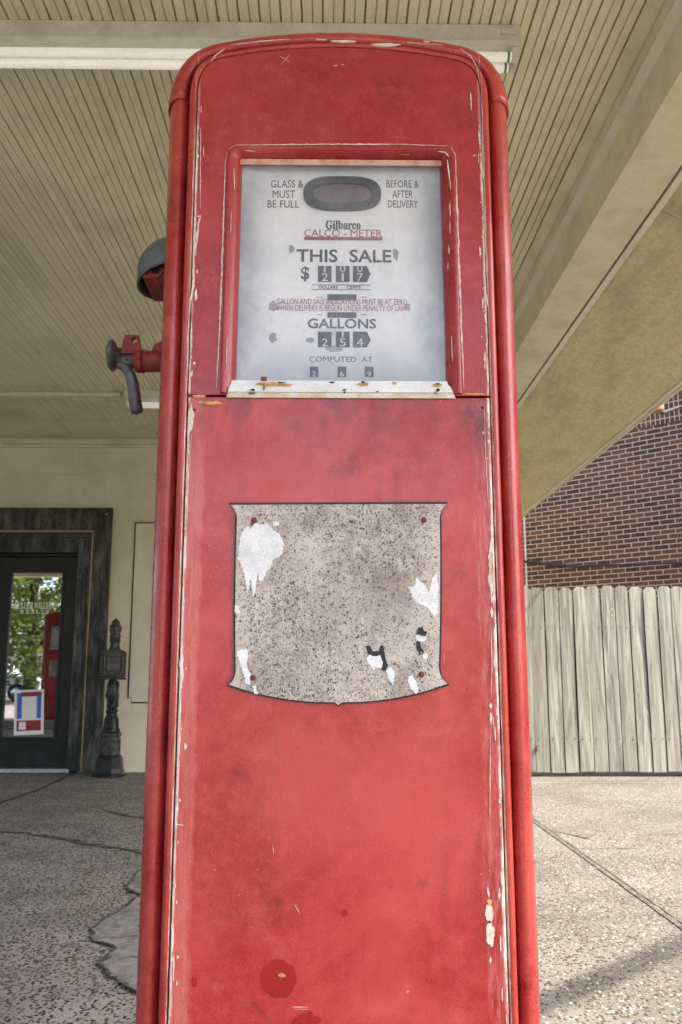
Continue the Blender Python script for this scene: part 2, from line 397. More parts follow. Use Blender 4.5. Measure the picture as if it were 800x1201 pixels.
def m_plate():
    n = NT('worn_enamel_plate', .6, .35)
    a = n.ramp(n.noise(9, 6, .65), .35, .7)
    c = n.mix(a, (.58, .51, .44), (.44, .395, .345))
    x, y, z = n.xyz()
    core = n.ramp(n.noise(7, 5, .65, n.mapv(loc=(3, 1, 2)), .6), .34, .60)
    edge = n.ramp(n.math('ABSOLUTE', x), .172, .135)
    dens = n.mul(core, edge)
    wc = n.node('ShaderNodeVectorMath', operation='ADD'); n.set(wc.inputs[0], n.co)
    wn = n.node('ShaderNodeVectorMath', operation='SCALE'); n.set(wn.inputs[0], n.noise(170, 3, .6, out='Color')); wn.inputs['Scale'].default_value = .010; n.set(wc.inputs[1], wn.outputs[0])
    def specks(scale, cov, size, w):
        v = n.node('ShaderNodeTexVoronoi', feature='F1'); v.inputs['Scale'].default_value = scale; n.set(v.inputs['Vector'], n.mapv((1, 1, .8), (scale, 0, 0), co=wc.outputs[0]))
        sp = n.node('ShaderNodeSeparateColor'); n.set(sp.inputs[0], v.outputs['Color'])
        on = n.ramp(n.math('ADD', sp.outputs[0], n.math('MULTIPLY', dens, w)), cov, cov+.06)
        rad = n.math('MULTIPLY_ADD', sp.outputs[1], size, size*.35)
        return n.mul(on, n.ramp(n.math('SUBTRACT', v.outputs['Distance'], rad), .06, -.06))
    sp = specks(470, .60, .46, .50); sp2 = specks(260, .86, .40, .36)
    c = n.mix(n.mul(n.ramp(n.noise(120, 5, .75), .46, .64), .35), c, (.24, .21, .19))
    c = n.mix(n.mul(sp, .85), c, (.07, .058, .052)); c = n.mix(n.mul(sp2, .9), c, (.028, .024, .024))
    brn = n.mul(n.ramp(n.noise(11, 8, .78, n.mapv((1, 1, .9), (2, 0, 4))), .40, .66), n.math('MULTIPLY_ADD', dens, .9, .05))
    c = n.mix(n.mul(brn, .75), c, (.17, .125, .10))
    cloud = n.ramp(n.noise(13, 6, .72, n.mapv((.8, 1, 1.6), (5, 2, 9)), .5), .50, .72)
    c = n.mix(n.mul(cloud, .42), c, (.15, .148, .155))
    warm = n.ramp(n.noise(5, 4, .6, n.mapv(loc=(8, 8, 1))), .5, .7); c = n.mix(n.mul(warm, .25), c, (.45, .36, .27))
    n.color(c); n.bump(n.math('SUBTRACT', n.noise(180, 3), sp2), .4, .001)
    return n.m
M['plate'] = m_plate()

def m_dial():
    n = NT('dial_face_enamel', .5, .3)
    a = n.ramp(n.noise(14, 6, .7), .42, .72)
    x, y, z = n.xyz()
    rim = n.math('MAXIMUM', n.ramp(n.math('ABSOLUTE', n.math('ADD', x, n.math('MULTIPLY_ADD', n.noise(9, 4), .08, -.043))), .105, .185), n.math('MAXIMUM', n.ramp(z, 1.69, 1.74), n.ramp(z, 1.43, 1.31)))
    c = n.mix(n.mul(a, .35), (.94, .94, .93), (.68, .68, .69))
    c = n.mix(n.mul(rim, n.ramp(n.noise(8, 6, .7), .25, .62, .25, 1)), c, (.46, .48, .52))
    sm = n.ramp(n.noise(15, 6, .7, n.mapv(loc=(2, 2, 7))), .56, .72); c = n.mix(n.mul(sm, .4), c, (.40, .40, .41))
    n.color(c)
    return n.m
M['dial'] = m_dial()
M['dial_black'] = m_paint('dial_black_ink', (.02, .02, .022), (.04, .04, .042), 40, .6, bump=0)
M['dial_red'] = m_paint('dial_red_ink', (.36, .045, .05), (.30, .05, .055), 40, .6, bump=0)
M['dial_smudge'] = m_paint('dial_grey_tarnish', (.30, .30, .31), (.42, .42, .43), 40, .7, bump=0)
M['reel_white'] = m_paint('reel_white_figures', (.72, .72, .70), (.6, .6, .58), 40, .6, bump=0)
M['sight'] = m_paint('sight_glass_liquid', (.20, .12, .12), (.09, .07, .075), 30, .3, bump=0)

def m_fogglass():
    n = NT('frosted_dial_glass', .3, .5)
    t = n.t
    dif = n.node('ShaderNodeBsdfDiffuse')
    cl = n.ramp(n.noise(5, 6, .65, n.mapv((1, 1, .8), (4, 0, 1)), .5), .36, .70)
    n.set(dif.inputs[0], n.mix(cl, (.92, .92, .93), (.74, .75, .78)))
    ref = n.node('ShaderNodeBsdfRefraction'); ref.inputs['IOR'].default_value = 1.22; ref.inputs['Roughness'].default_value = .265; ref.inputs[0].default_value = (1, 1, 1, 1)
    gl = n.node('ShaderNodeBsdfGlossy'); gl.inputs['Roughness'].default_value = .22
    x, y, z = n.xyz()
    haze = n.ramp(n.noise(16, 7, .75, n.mapv((1, 1, .8)), .4), .35, .75, .06, .17)
    rimc = n.math('MAXIMUM', n.ramp(n.math('ABSOLUTE', x), .10, .19), n.math('MAXIMUM', n.ramp(z, 1.66, 1.745), n.ramp(z, 1.44, 1.32)))
    n.set(dif.inputs[0], n.mix(n.mul(rimc, n.ramp(n.noise(11, 6, .7), .2, .6)), n.mix(cl, (.92, .92, .93), (.74, .75, .78)), (.40, .42, .47)))
    # dirt film is thicker toward the rim of the pane
    rim = n.math('MAXIMUM', n.ramp(n.math('ABSOLUTE', x), .09, .185), n.ramp(n.math('ABSOLUTE', n.math('SUBTRACT', z, 1.53)), .15, .225))
    haze = n.math('ADD', haze, n.math('MULTIPLY', rim, .03), clamp=True)
    m1 = n.node('ShaderNodeMixShader'); n.set(m1.inputs[0], haze); t.links.new(ref.outputs[0], m1.inputs[1]); t.links.new(dif.outputs[0], m1.inputs[2])
    m2 = n.node('ShaderNodeMixShader'); m2.inputs[0].default_value = .05; t.links.new(m1.outputs[0], m2.inputs[1]); t.links.new(gl.outputs[0], m2.inputs[2])
    t.links.new(m2.outputs[0], t.nodes['Material Output'].inputs[0]); t.nodes.remove(n.b)
    return n.m
M['fog'] = m_fogglass()

def m_mirrorglass():
    n = NT('tinted_reflective_glass'); t = n.t
    tr = n.node('ShaderNodeBsdfTransparent'); tr.inputs[0].default_value = (.45, .47, .47, 1)
    gl = n.node('ShaderNodeBsdfGlossy'); gl.inputs['Roughness'].default_value = .015; gl.inputs[0].default_value = (.95, .95, .95, 1)
    mx = n.node('ShaderNodeMixShader'); mx.inputs[0].default_value = .6
    t.links.new(tr.outputs[0], mx.inputs[1]); t.links.new(gl.outputs[0], mx.inputs[2])
    t.links.new(mx.outputs[0], t.nodes['Material Output'].inputs[0]); t.nodes.remove(n.b)
    return n.m
M['door_glass'] = m_mirrorglass()
M['paper'] = m_paint('white_paper', (.82, .82, .83), (.78, .78, .79), 5, .7, bump=0)
M['print_blue'] = m_paint('blue_print', (.05, .16, .55), (.06, .19, .6), 8, .6, bump=0)
M['print_red'] = m_paint('red_print', (.30, .04, .04), (.24, .04, .04), 20, .6, bump=0)
M['letter_white'] = m_paint('white_vinyl', (.82, .82, .78), (.78, .78, .74), 8, .6, bump=0)

def m_leaf():
    n = NT('leaf_green', .55, .3)
    oi = n.noise(1.4, 3, .6)
    c = n.mix(n.ramp(oi, .35, .65), (.045, .095, .018), (.13, .17, .035))
    n.color(c)
    tl = n.node('ShaderNodeBsdfTranslucent'); n.set(tl.inputs[0], n.mix(.5, c, (.20, .26, .03))); mx = n.node('ShaderNodeMixShader'); mx.inputs[0].default_value = .45
    n.t.links.new(n.b.outputs[0], mx.inputs[1]); n.t.links.new(tl.outputs[0], mx.inputs[2]); n.t.links.new(mx.outputs[0], n.t.nodes['Material Output'].inputs[0])
    return n.m
M['leaf'] = m_leaf()

# ---------------------------------------------------------------- ground and street
m = MB(); S = 160
m.faces([(-S, -S, 0), (S, -S, 0), (S, S, 0), (-S, S, 0)], [(0, 1, 2, 3)])
structure(m.build('ground', M['ground']))
m = MB(); m.faces([(-S, -26, .004), (S, -26, .004), (S, -15, .004), (-S, -15, .004)], [(0, 1, 2, 3)])
structure(m.build('road', M['asphalt']))
m = MB(); m.faces([(-S, -70, .006), (S, -70, .006), (S, -27.5, .006), (-S, -27.5, .006)], [(0, 1, 2, 3)])
structure(m.build('lawn', M['lawn']))
# kerbed island under the pumps
m = MB(); m.box((-6.6, 1.22, 0), (.75, 2.12, .15), bev=.02)
structure(m.build('pump_island', M['kerb']))

def ribbon(name, pts, width, mat, z=.004, jit=.0, seed=1, taper=False):
    rnd = random.Random(seed); P = []
    for a, b in zip(pts, pts[1:]):
        a, b = Vector(a).to_2d(), Vector(b).to_2d(); k = max(2, int((b-a).length/.05))
        for i in range(k): P.append(a + (b-a)*i/k)
    P.append(Vector(pts[-1]).to_2d()); vs, fs = [], []
    for i, p in enumerate(P):
        d = (P[min(i+1, len(P)-1)]-P[max(i-1, 0)]).normalized(); nrm = Vector((-d.y, d.x))
        wv = width*(1+jit*2*(rnd.random()-.5)); 
        if taper: wv *= .25+.75*math.sin(math.pi*min(1, max(0, i/(len(P)-1))))
        o = nrm*jit*width*(rnd.random()-.5)*2; q = p+o
        vs += [(q.x-nrm.x*wv/2, q.y-nrm.y*wv/2, z), (q.x+nrm.x*wv/2, q.y+nrm.y*wv/2, z)]
    for i in range(len(P)-1): fs.append((2*i, 2*i+2, 2*i+3, 2*i+1))
    m = MB(); m.faces(vs, fs); return structure(m.build(name, mat))
a, b = gnd(625, 963), gnd(800, 1089); d = (b-a).normalized()
ribbon('ground_joint', [a-d*6, b+d*5], .020, M['crack'], .004, .12, 3)
n_ = Vector((-d.y, d.x, 0))*.028
ribbon('ground_joint', [a-d*6+n_, b+d*5+n_], .007, M['crack'], .004, .3, 4)
ribbon('ground_crack', [gnd(645, 974), gnd(668, 979), gnd(700, 986)], .018, M['crack'], .004, .5, 5, True)
ribbon('ground_crack', [gnd(668, 995), gnd(705, 996), gnd(755, 995)], .014, M['crack'], .004, .5, 6, True)
ribbon('ground_joint', [gnd(-40, 957), gnd(0, 942), gnd(50, 925), gnd(92, 904.5)], .05, M['crack'], .004, .35, 7)
ribbon('ground_crack', [gnd(-20, 974), gnd(25, 977), gnd(70, 984), gnd(120, 993), gnd(185, 1004)], .06, M['crack'], .004, .5, 8, True)
ribbon('ground_crack', [gnd(120, 950), gnd(150, 957), gnd(175, 962)], .05, M['crack'], .004, .5, 9, True)
pp = [(200, 1010), (158, 1026), (150, 1042), (163, 1052), (150, 1064), (136, 1072), (122, 1080), (108, 1092), (110, 1104), (132, 1112), (130, 1122), (115, 1130), (128, 1146), (146, 1156), (165, 1168), (200, 1172)]
pp = [gnd(*p) for p in pp]
def wob(P, amp, seed, sub=5):
    out = []; 
    for i in range(len(P)):
        a, b = P[i], P[(i+1) % len(P)]
        for k in range(sub):
            q = a+(b-a)*k/sub
            out.append(q+Vector((noise.noise(q*14+Vector((seed, 0, 0))), noise.noise(q*14+Vector((0, seed, 9))), 0))*amp)
    return out
q = wob(pp, .03, 3)
m = MB(); m.faces([(p.x, p.y, .006) for p in q], [tuple(range(len(q)))]); structure(m.build('cement_patch', M['patch']))
ribbon('patch_edge', q, .011, M['crack'], .009, .7, 11)

# ---------------------------------------------------------------- station building
WY = 9.4
bld = thing('station_building', 'cream stucco station building with a dark framed glass door at left', 'building', (-2.5, WY, 0))
L = Vector((-2.5, WY, 0))
def lw(x, y, off=0): p = at(x, y, WY-off) - L; return p
dTR = lw(90, 652); tTR = lw(133, 597)
sx1 = dTR.x; stop = dTR.z; sx0 = sx1-.93; tx1 = tTR.x; ttop = tTR.z; tx0 = sx0-(tx1-sx1)
m = MB()   # front wall with the door opening
CZ = 3.52; RX = 1.42-L.x; LX = -9.2-L.x
m.prism([[(LX, 0), (sx0-.12, 0), (sx0-.12, stop+.1), (sx1+.12, stop+.1), (sx1+.12, 0), (RX, 0), (RX, CZ+.55), (LX, CZ+.55)]], 0, .22)
m.box((LX, 6.5, 0), (RX, 6.7, CZ+.55)); m.box((LX, .22, 0), (LX+.2, 6.5, CZ+.55)); m.box((RX-.2, .22, 0), (RX, 6.5, CZ+.55))
m.build('wall', M['cream_wall'], bld)
m = MB(); m.box((LX-.1, -.0, CZ+.55), (RX+.1, 6.8, CZ+.7), bev=.02); m.build('roof', M['roof'], bld)
m = MB(); zc = CZ-.003
m.box((LX+.01, -.045, zc-.075), (RX-.01, -.001, zc-.03), bev=.008); m.box((LX+.01, -.03, zc-.11), (RX-.01, -.0015, zc-.078), bev=.004)
m.build('cornice', M['cream_trim'], bld)
# patched stucco seams over the door
z1, z2, xv = lw(150, 531).z, lw(60, 556).z, lw(88, 545).x
m = MB(); m.box((xv, -.004, z1-.006), (2.6, .01, z1+.006), bev=.0015); m.box((-5, -.006, z2-.008), (2.6, .01, z2+.006), bev=.002); m.box((xv-.006, -.005, z2+.007), (xv+.006, .01, z1-.007), bev=.0015)
m.build('stucco_seam', M['cream_trim'], bld)
# architrave: stepped charcoal bands with worn brass edges
def frame_band(mb, x0, x1, top, wid, y0, y1, bev=.004):
    lo = [(x0-wid, 0), (x0, 0), (x0, top), (x1, top), (x1, 0), (x1+wid, 0), (x1+wid, top+wid), (x0-wid, top+wid)]
    mb.prism([lo], y0, y1, bev=bev)
tw = tx1-sx1; th = ttop-stop
def band(f0, f1, y0, y1, bev=.004):
    lo = [(sx0-tw*f1, .012), (sx0-tw*f0, .012), (sx0-tw*f0, stop+th*f0), (sx1+tw*f0, stop+th*f0), (sx1+tw*f0, .012), (sx1+tw*f1, .012), (sx1+tw*f1, stop+th*f1), (sx0-tw*f1, stop+th*f1)]
    mb = MB(); mb.prism([lo], y0, y1, bev=bev); return mb
fr = band(.52, 1.0, -.075, .0, .006).build('door_surround', M['charcoal'], bld)
band(.475, .515, -.082, -.001, .003).build('brass_edge', M['gold'], fr)
band(.06, .36, -.035, .02, .006).build('surround_step', M['charcoal'], fr)
band(.375, .465, -.055, .01, .006).build('surround_bead', M['charcoal'], fr)
band(-.0, .05, .03, .2, .003).build('door_jamb', M['bronze'], fr)
m = MB(); c = Vector((sx1+tw*.86, -.078, stop+th*.86)); m.lathe([(.013, 0), (.012, .006), (.004, .009)], 12, Matrix.Translation(c) @ Matrix.Rotation(R(90), 4, 'X')); m.build('screw', M['gold'], fr)
# the door leaf
gx0, gx1 = lw(11, 700).x, lw(72, 671).x; gz1, gz0 = lw(40, 671).z, lw(40, 865).z
DY = .05
m = MB(); m.prism([[(sx0+.005, .045), (sx1-.005, .045), (sx1-.005, stop-.006), (sx0+.005, stop-.006)], [(gx0, gz0), (gx0, gz1), (gx1, gz1), (gx1, gz0)]], DY, DY+.045, bev=.004)
door = m.build('door', M['bronze'], bld)
m = MB()
for lo, hi in (((gx0-.03, gz0-.03), (gx1+.03, gz0)), ((gx0-.03, gz1), (gx1+.03, gz1+.03)), ((gx0-.03, gz0), (gx0, gz1)), ((gx1, gz0), (gx1+.03, gz1))):
    m.box((lo[0], DY-.012, lo[1]), (hi[0], DY-.0005, hi[1]), bev=.004)
m.build('glazing_bead', M['bronze'], door)
m = MB(); m.box((gx0-.008, DY+.016, gz0-.008), (gx1+.008, DY+.022, gz1+.008)); m.build('glass_pane', M['door_glass'], door)
m = MB(); m.box((sx0-.03, -.09, .004), (sx1+.06, .1, .04), bev=.006); m.build('threshold', M['sill'], bld)
m = MB(); ty = DY+.0145
p1 = lw(39, 710); p2 = lw(38, 717)
ser = lambda t: ''.join(chr(0x1D400+ord(ch)-65) if 'A' <= ch <= 'Z' else chr(0x1D41A+ord(ch)-97) if 'a' <= ch <= 'z' else ch for ch in t)
text_mesh(m, ser('KELLER WILLIAMS'), (lw(14.5, 710).x+lw(65.5, 710).x)/2, p1.z, .100, ty, width=(lw(65.5, 710).x-lw(14.5, 710).x), bold=.0)
text_mesh(m, ser('REALTY'), (lw(21, 718).x+lw(56, 718).x)/2, p2.z-.002, .055, ty, width=(lw(56, 718).x-lw(21, 718).x), bold=.001, space=1.5)
m.build('window_lettering', M['letter_white'], door)
# dark room behind the door
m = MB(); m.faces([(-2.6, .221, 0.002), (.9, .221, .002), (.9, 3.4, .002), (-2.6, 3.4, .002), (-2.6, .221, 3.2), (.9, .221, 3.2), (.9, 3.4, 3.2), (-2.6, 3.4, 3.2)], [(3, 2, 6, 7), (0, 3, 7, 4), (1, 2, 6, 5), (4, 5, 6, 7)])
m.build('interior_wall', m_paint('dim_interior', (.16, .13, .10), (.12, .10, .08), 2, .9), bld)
# boarded panel right of the door
p0, p1 = lw(160, 614), lw(150, 823)
m = MB(); x0, zt, zb = p0.x, p0.z, p1.z
m.prism([[(x0+.03, zb), (x0+1.3, zb), (x0+1.3, zt), (x0, zt), (x0, zb+.05), (x0+.03, zb+.05)]], -.016, -.001, bev=.003)
pn = m.build('wall_panel', M['cream_panel'], bld)
m = MB()
m.box((x0-.014, -.009, zb+.03), (x0-.002, -.0012, zt+.014)); m.box((x0-.001, -.009, zt+.002), (x0+1.3, -.0012, zt+.014)); m.box((x0+.03, -.009, zb-.016), (x0+1.3, -.0012, zb-.003))
m.build('panel_bead', M['charcoal'], pn)
# poster stuck on the door glass
pp0, pp1 = at(17, 809, WY+DY), at(53, 862, WY+DY)
cx, cz = (pp0.x+pp1.x)/2-.012, (pp0.z+pp1.z)/2; hw, hh = (pp1.x-pp0.x)/2-.02, (pp0.z-pp1.z)/2
pos = thing('poster', 'small blue and red printed notice taped inside the dark door glass', 'poster', (cx, WY+DY+.013, cz))
rot = Matrix.Rotation(R(-2.5), 4, 'Y')
def card(name, x0, z0, x1, z1, y, mat, parent):
    m = MB(); m.box((x0, y-.0009, z0), (x1, y, z1), M=rot); return m.build(name, mat, parent)
card('paper_sheet', -hw, -hh, hw, hh, 0, M['paper'], pos)
card('blue_field', -hw*.82, -hh*.28, hw*.82, hh*.86, -.0012, M['print_blue'], pos)
card('notice_sheet', -hw*.48, -hh*.30, hw*.52, hh*.70, -.0024, M['paper'], pos)
card('red_heading', -hw*.55, hh*.72, hw*.82, hh*.90, -.0024, M['print_red'], pos)
card('red_footer', -hw*.82, -hh*.82, hw*.82, -hh*.36, -.0012, M['print_red'], pos)
card('footer_badge', -hw*.66, -hh*.76, -hw*.2, -hh*.42, -.0024, M['paper'], pos)

# ---------------------------------------------------------------- canopy
can = thing('canopy', 'cream beadboard canopy roof with boxed beam and sloping stucco eave', 'canopy', (0, 0, 0))
X1 = 1.265; XL = -8.8; YF = -1.4; YB = 10.9
m = MB(); pitch = .0413; prof = []      # beadboard: a real groove at every joint and a shallower one at every bead
x = XL-.02; i = 0
while x < X1-pitch:
    g, dp = ((.0075, .010) if i % 2 == 0 else (.006, .006))
    prof += [(x, 0), (x+pitch-g-.002, 0), (x+pitch-g, dp*.4), (x+pitch-g*.6, dp), (x+pitch-g*.2, dp*.6), ]
    x += pitch; i += 1
prof += [(X1+.01, 0)]
vs = []; fs = []
for (px, pz) in prof: vs += [(px, YF, CZ+pz), (px, WY-.001, CZ+pz)]
for k in range(len(prof)-1): fs.append((2*k, 2*k+1, 2*k+3, 2*k+2))
m.faces(vs, fs); m.build('ceiling', M['ceiling'], can, recalc=False)
def extr(prof, y0, y1, name, mat, mirror=False, cap=True):
    """closed XZ profile run along Y (mirror: also down the far side)"""
    m = MB(); m.prism([prof], y0, y1)
    return m.build(name, mat, can)
def mx(p): return [(XL-(x-X1), z) for x, z in p][::-1]
beam = [(X1, CZ-.001), (X1, 3.43), (1.308, 3.43), (1.308, 3.19), (1.552, 3.19), (1.552, CZ+.2), (X1, CZ+.2)]
extr(beam, YF, YB, 'beam', M['cream_trim'])
extr(mx(beam), YF, YB, 'beam', M['cream_trim'])
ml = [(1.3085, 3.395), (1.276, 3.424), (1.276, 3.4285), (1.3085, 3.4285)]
extr(ml, YF, WY-.05, 'beam_lit_strip', M['pale_trim'])  # added strip; its paler colour stands for light on the beam step's underside
cove = [(X1-.05, CZ-.002), (X1-.002, CZ-.04), (X1-.002, CZ-.002)]
extr(cove, YF, WY-.05, 'cove_moulding', M['cream_trim'])
tr = [(1.566, 3.186), (1.602, 3.186), (1.602, 3.23), (1.566, 3.23)]
extr(tr, YF, YB, 'soffit_trim', M['pale_trim'])
extr([(1.5525, 3.21), (1.5655, 3.21), (1.5655, 3.23), (1.5525, 3.23)], YF, YB, 'shadow_gap', M['dark'])
EX, EZ = 2.29, 2.83; sl0 = (1.604, 3.206)
def soff(y0, y1, fl=False):
    p = [sl0, (EX, EZ), (EX, EZ+.02), (sl0[0], sl0[1]+.02)]
    return extr(mx(p) if fl else p, y0, y1, 'soffit_board', M['soffit'])
ys = [YF, 1.51, 3.95, 6.40, 8.84, YB]
for a, b in zip(ys, ys[1:]):
    soff(a+.002, b-.002); soff(a+.002, b-.002, True)
edge = [(EX+.002, EZ-.010), (EX+.020, EZ-.012), (EX+.045, EZ+.01), (EX+.045, EZ+.17), (EX+.002, EZ+.17)]
extr(edge, YF, YB, 'fascia', M['cream_trim']); extr(mx(edge), YF, YB, 'fascia', M['cream_trim'])
lip = [(EX-.024, EZ+.012-.008), (EX-.003, EZ-.008), (EX-.003, EZ-.001), (EX-.024, EZ+.0105)]
extr(lip, YF, YB, 'eave_drip', M['cream_panel'])
m = MB()
m.faces([(EX+.05, YF-.05, EZ+.16), (EX+.05, YB, EZ+.16), (1.2, YB, CZ+.5), (1.2, YF-.05, CZ+.5), (XL+.065, YF-.05, CZ+.5), (XL+.065, YB, CZ+.5), (XL-EX+X1-.05, YB, EZ+.16), (XL-EX+X1-.05, YF-.05, EZ+.16)],
        [(0, 1, 2, 3), (3, 2, 5, 4), (4, 5, 6, 7)])
m.build('roof', M['roof'], can)
m = MB(); m.box((XL-.29, YF-.2, 3.19), (1.552, YF-.002, CZ+.3), bev=.01); m.build('front_beam', M['cream_trim'], can)
for cx in (1.43, XL+.12):
    m = MB(); m.box((cx-.13, YF-.19, .0), (cx+.13, YF-.01, 3.188), bev=.012); m.box((cx-.17, YF-.23, 0), (cx+.17, YF+.03, .25), bev=.012); m.build('column', M['cream_trim'], can)

# ---------------------------------------------------------------- strip lights under the ceiling
def striplight(label, x1, ln, y):
    t = thing('strip_light', label, 'ceiling light', (x1, y, CZ-.001), 0, 'twin tube strip lights under the canopy')
    m = MB(); m.box((-ln, -.065, -.075), (0, .065, 0), bev=.004)
    m.box((-ln, -.075, -.082), (0, .075, -.0755), bev=.002); h = m.build('housing', M['lamp_box'], t)
    for yy, off in ((-.034, 0), (.030, 0)):
        m = MB(); m.tube([(-ln+.04, yy, -.122), (-.034, yy, -.122)], .019, 16)
        tb = m.build('tube', M['tube'], t)
        m = MB(); m.tube([(-.050, yy, -.122), (-.041, yy, -.122)], .0198, 16); m.build('end_band', M['green'], tb)
        m = MB(); m.tube([(-ln+.047, yy, -.122), (-ln+.056, yy, -.122)], .0198, 16); m.build('end_band', M['green'], tb)
        for xx in (-.032, -ln+.004):
            m = MB(); m.box((xx, yy-.013, -.140), (xx+.028, yy+.013, -.0825), bev=.003); m.build('lamp_holder', M['lamp_box'], t)
    m = MB(); m.box((-.075, -.0755-.004, -.05), (-.02, -.0657, -.025), bev=.002); m.build('end_latch', M['lamp_box'], t)
    return t
p = at(615, 60, 3.0)
striplight('long white twin tube strip light above the red pump', .755, 2.46*1.5, 3.165)
striplight('small far twin tube strip light behind the pump crank handle', .6, 2.46, 7.80)
m = MB(); m.tube([(-7.6, 7.80, CZ-.02), (-1.90, 7.80, CZ-.02)], .022, 10)
for k in range(4): m.box((-2.6-k*1.4, 7.77, CZ-.05), (-2.57-k*1.4, 7.83, CZ-.001), bev=.003)
tag(m.build('conduit', M['cream_trim']), 'thin cream conduit running along the ceiling to the far strip light', 'conduit')

# ---------------------------------------------------------------- pump
PC = Vector((.0175, 1.44, .15)); HW = .316; ZT = 2.168-.15
def path(d, n=14):
    """inverted-U outline of the pump offset inward by d; list of (x, z) from left foot over the top to right foot"""
    pts = [(-HW, 0.0)]
    for k in range(1, 25): pts.append((-HW, (ZT-.155)*k/24))
    P0, P3 = Vector((-HW, ZT-.155)), Vector((-HW+.105, ZT-.022)); sl = .15
    P1, P2 = P0+Vector((0, .082)), P3-Vector((.062, .062*sl))
    for k in range(1, n+1):
        t = k/n; q = P0*(1-t)**3+P1*3*t*(1-t)**2+P2*3*t*t*(1-t)+P3*t**3; pts.append((q.x, q.y))
    xa = -HW+.105
    for k in range(1, 13):
        x = xa*(1-k/12.); pts.append((x, ZT-.022*(x/xa)**2))
    full = pts+[(-x, z) for x, z in pts[-2::-1]]
    out = []
    for i, (x, z) in enumerate(full):
        a = Vector(full[max(i-1, 0)]); b = Vector(full[min(i+1, len(full)-1)]); t = (b-a).normalized()
        nx, nz = t.y, -t.x
        if i in (0, len(full)-1): nx, nz = (1 if i == 0 else -1), 0
        out.append((x+nx*d, z+nz*d))
    return out
NV = 25+14+12
def sweep(mb, prof, sel=None, dd=0, mi=0):
    cols = []
    for (d, y) in prof:
        P = path(d+dd); P = P if sel is None else P[sel[0]:sel[1]]
        cols.append([mb.bm.verts.new((x, y, z)) for x, z in P])
    for A, B in zip(cols, cols[1:]):
        for k in range(len(A)-1):
            f = mb.bm.faces.new((A[k], A[k+1], B[k+1], B[k])); f.smooth = True; f.material_index = mi
def blob(mb, cx, cz, w, h, seed, y=-.0006, th=.0009, jag=.35, n=44, mi=0, sx=1.0):
    rnd = random.Random(seed); lp = []
    for k in range(n):
        a = 2*math.pi*k/n; r = 1+jag*(noise.noise(Vector((math.cos(a)*1.7+seed*3.3, math.sin(a)*1.7, seed)))*1.3+noise.noise(Vector((math.cos(a)*5+seed, math.sin(a)*5, seed*2.)))*.7+(rnd.random()-.5)*.3)
        lp.append((cx+w/2*r*math.cos(a), cz+h/2*r*math.sin(a)))
    mb.prism([lp], y-th, y+.0004, mi)
def pl(x, y, Y=1.44): return at(x, y, Y)-PC
def stroke(mb, pts, wid, seed, y=-.0004, th=.0005, mi=0):
    """ragged strip of missing paint through photo points pts"""
    rnd = random.Random(seed); P = [pl(*p) for p in pts]; Q = []
    for a, b in zip(P, P[1:]):
        k = max(2, int((b-a).length/.006)); Q += [a+(b-a)*i/k for i in range(k)]
    Q.append(P[-1]); l, r = [], []
    for i, q in enumerate(Q):
        dd = (Q[min(i+1, len(Q)-1)]-Q[max(i-1, 0)]).normalized(); nn = Vector((-dd.z, 0, dd.x))
        t = i/(len(Q)-1); e = math.sin(math.pi*min(max(t, .02), .98))**.5
        wv = wid*e
        l.append(q+nn*wv*(.25+.75*rnd.random())); r.append(q-nn*wv*(.25+.75*rnd.random()))
    lp = [(v.x, v.z) for v in l]+[(v.x, v.z) for v in r[::-1]]
    mb.prism([lp], y-th, y+.0003, mi)

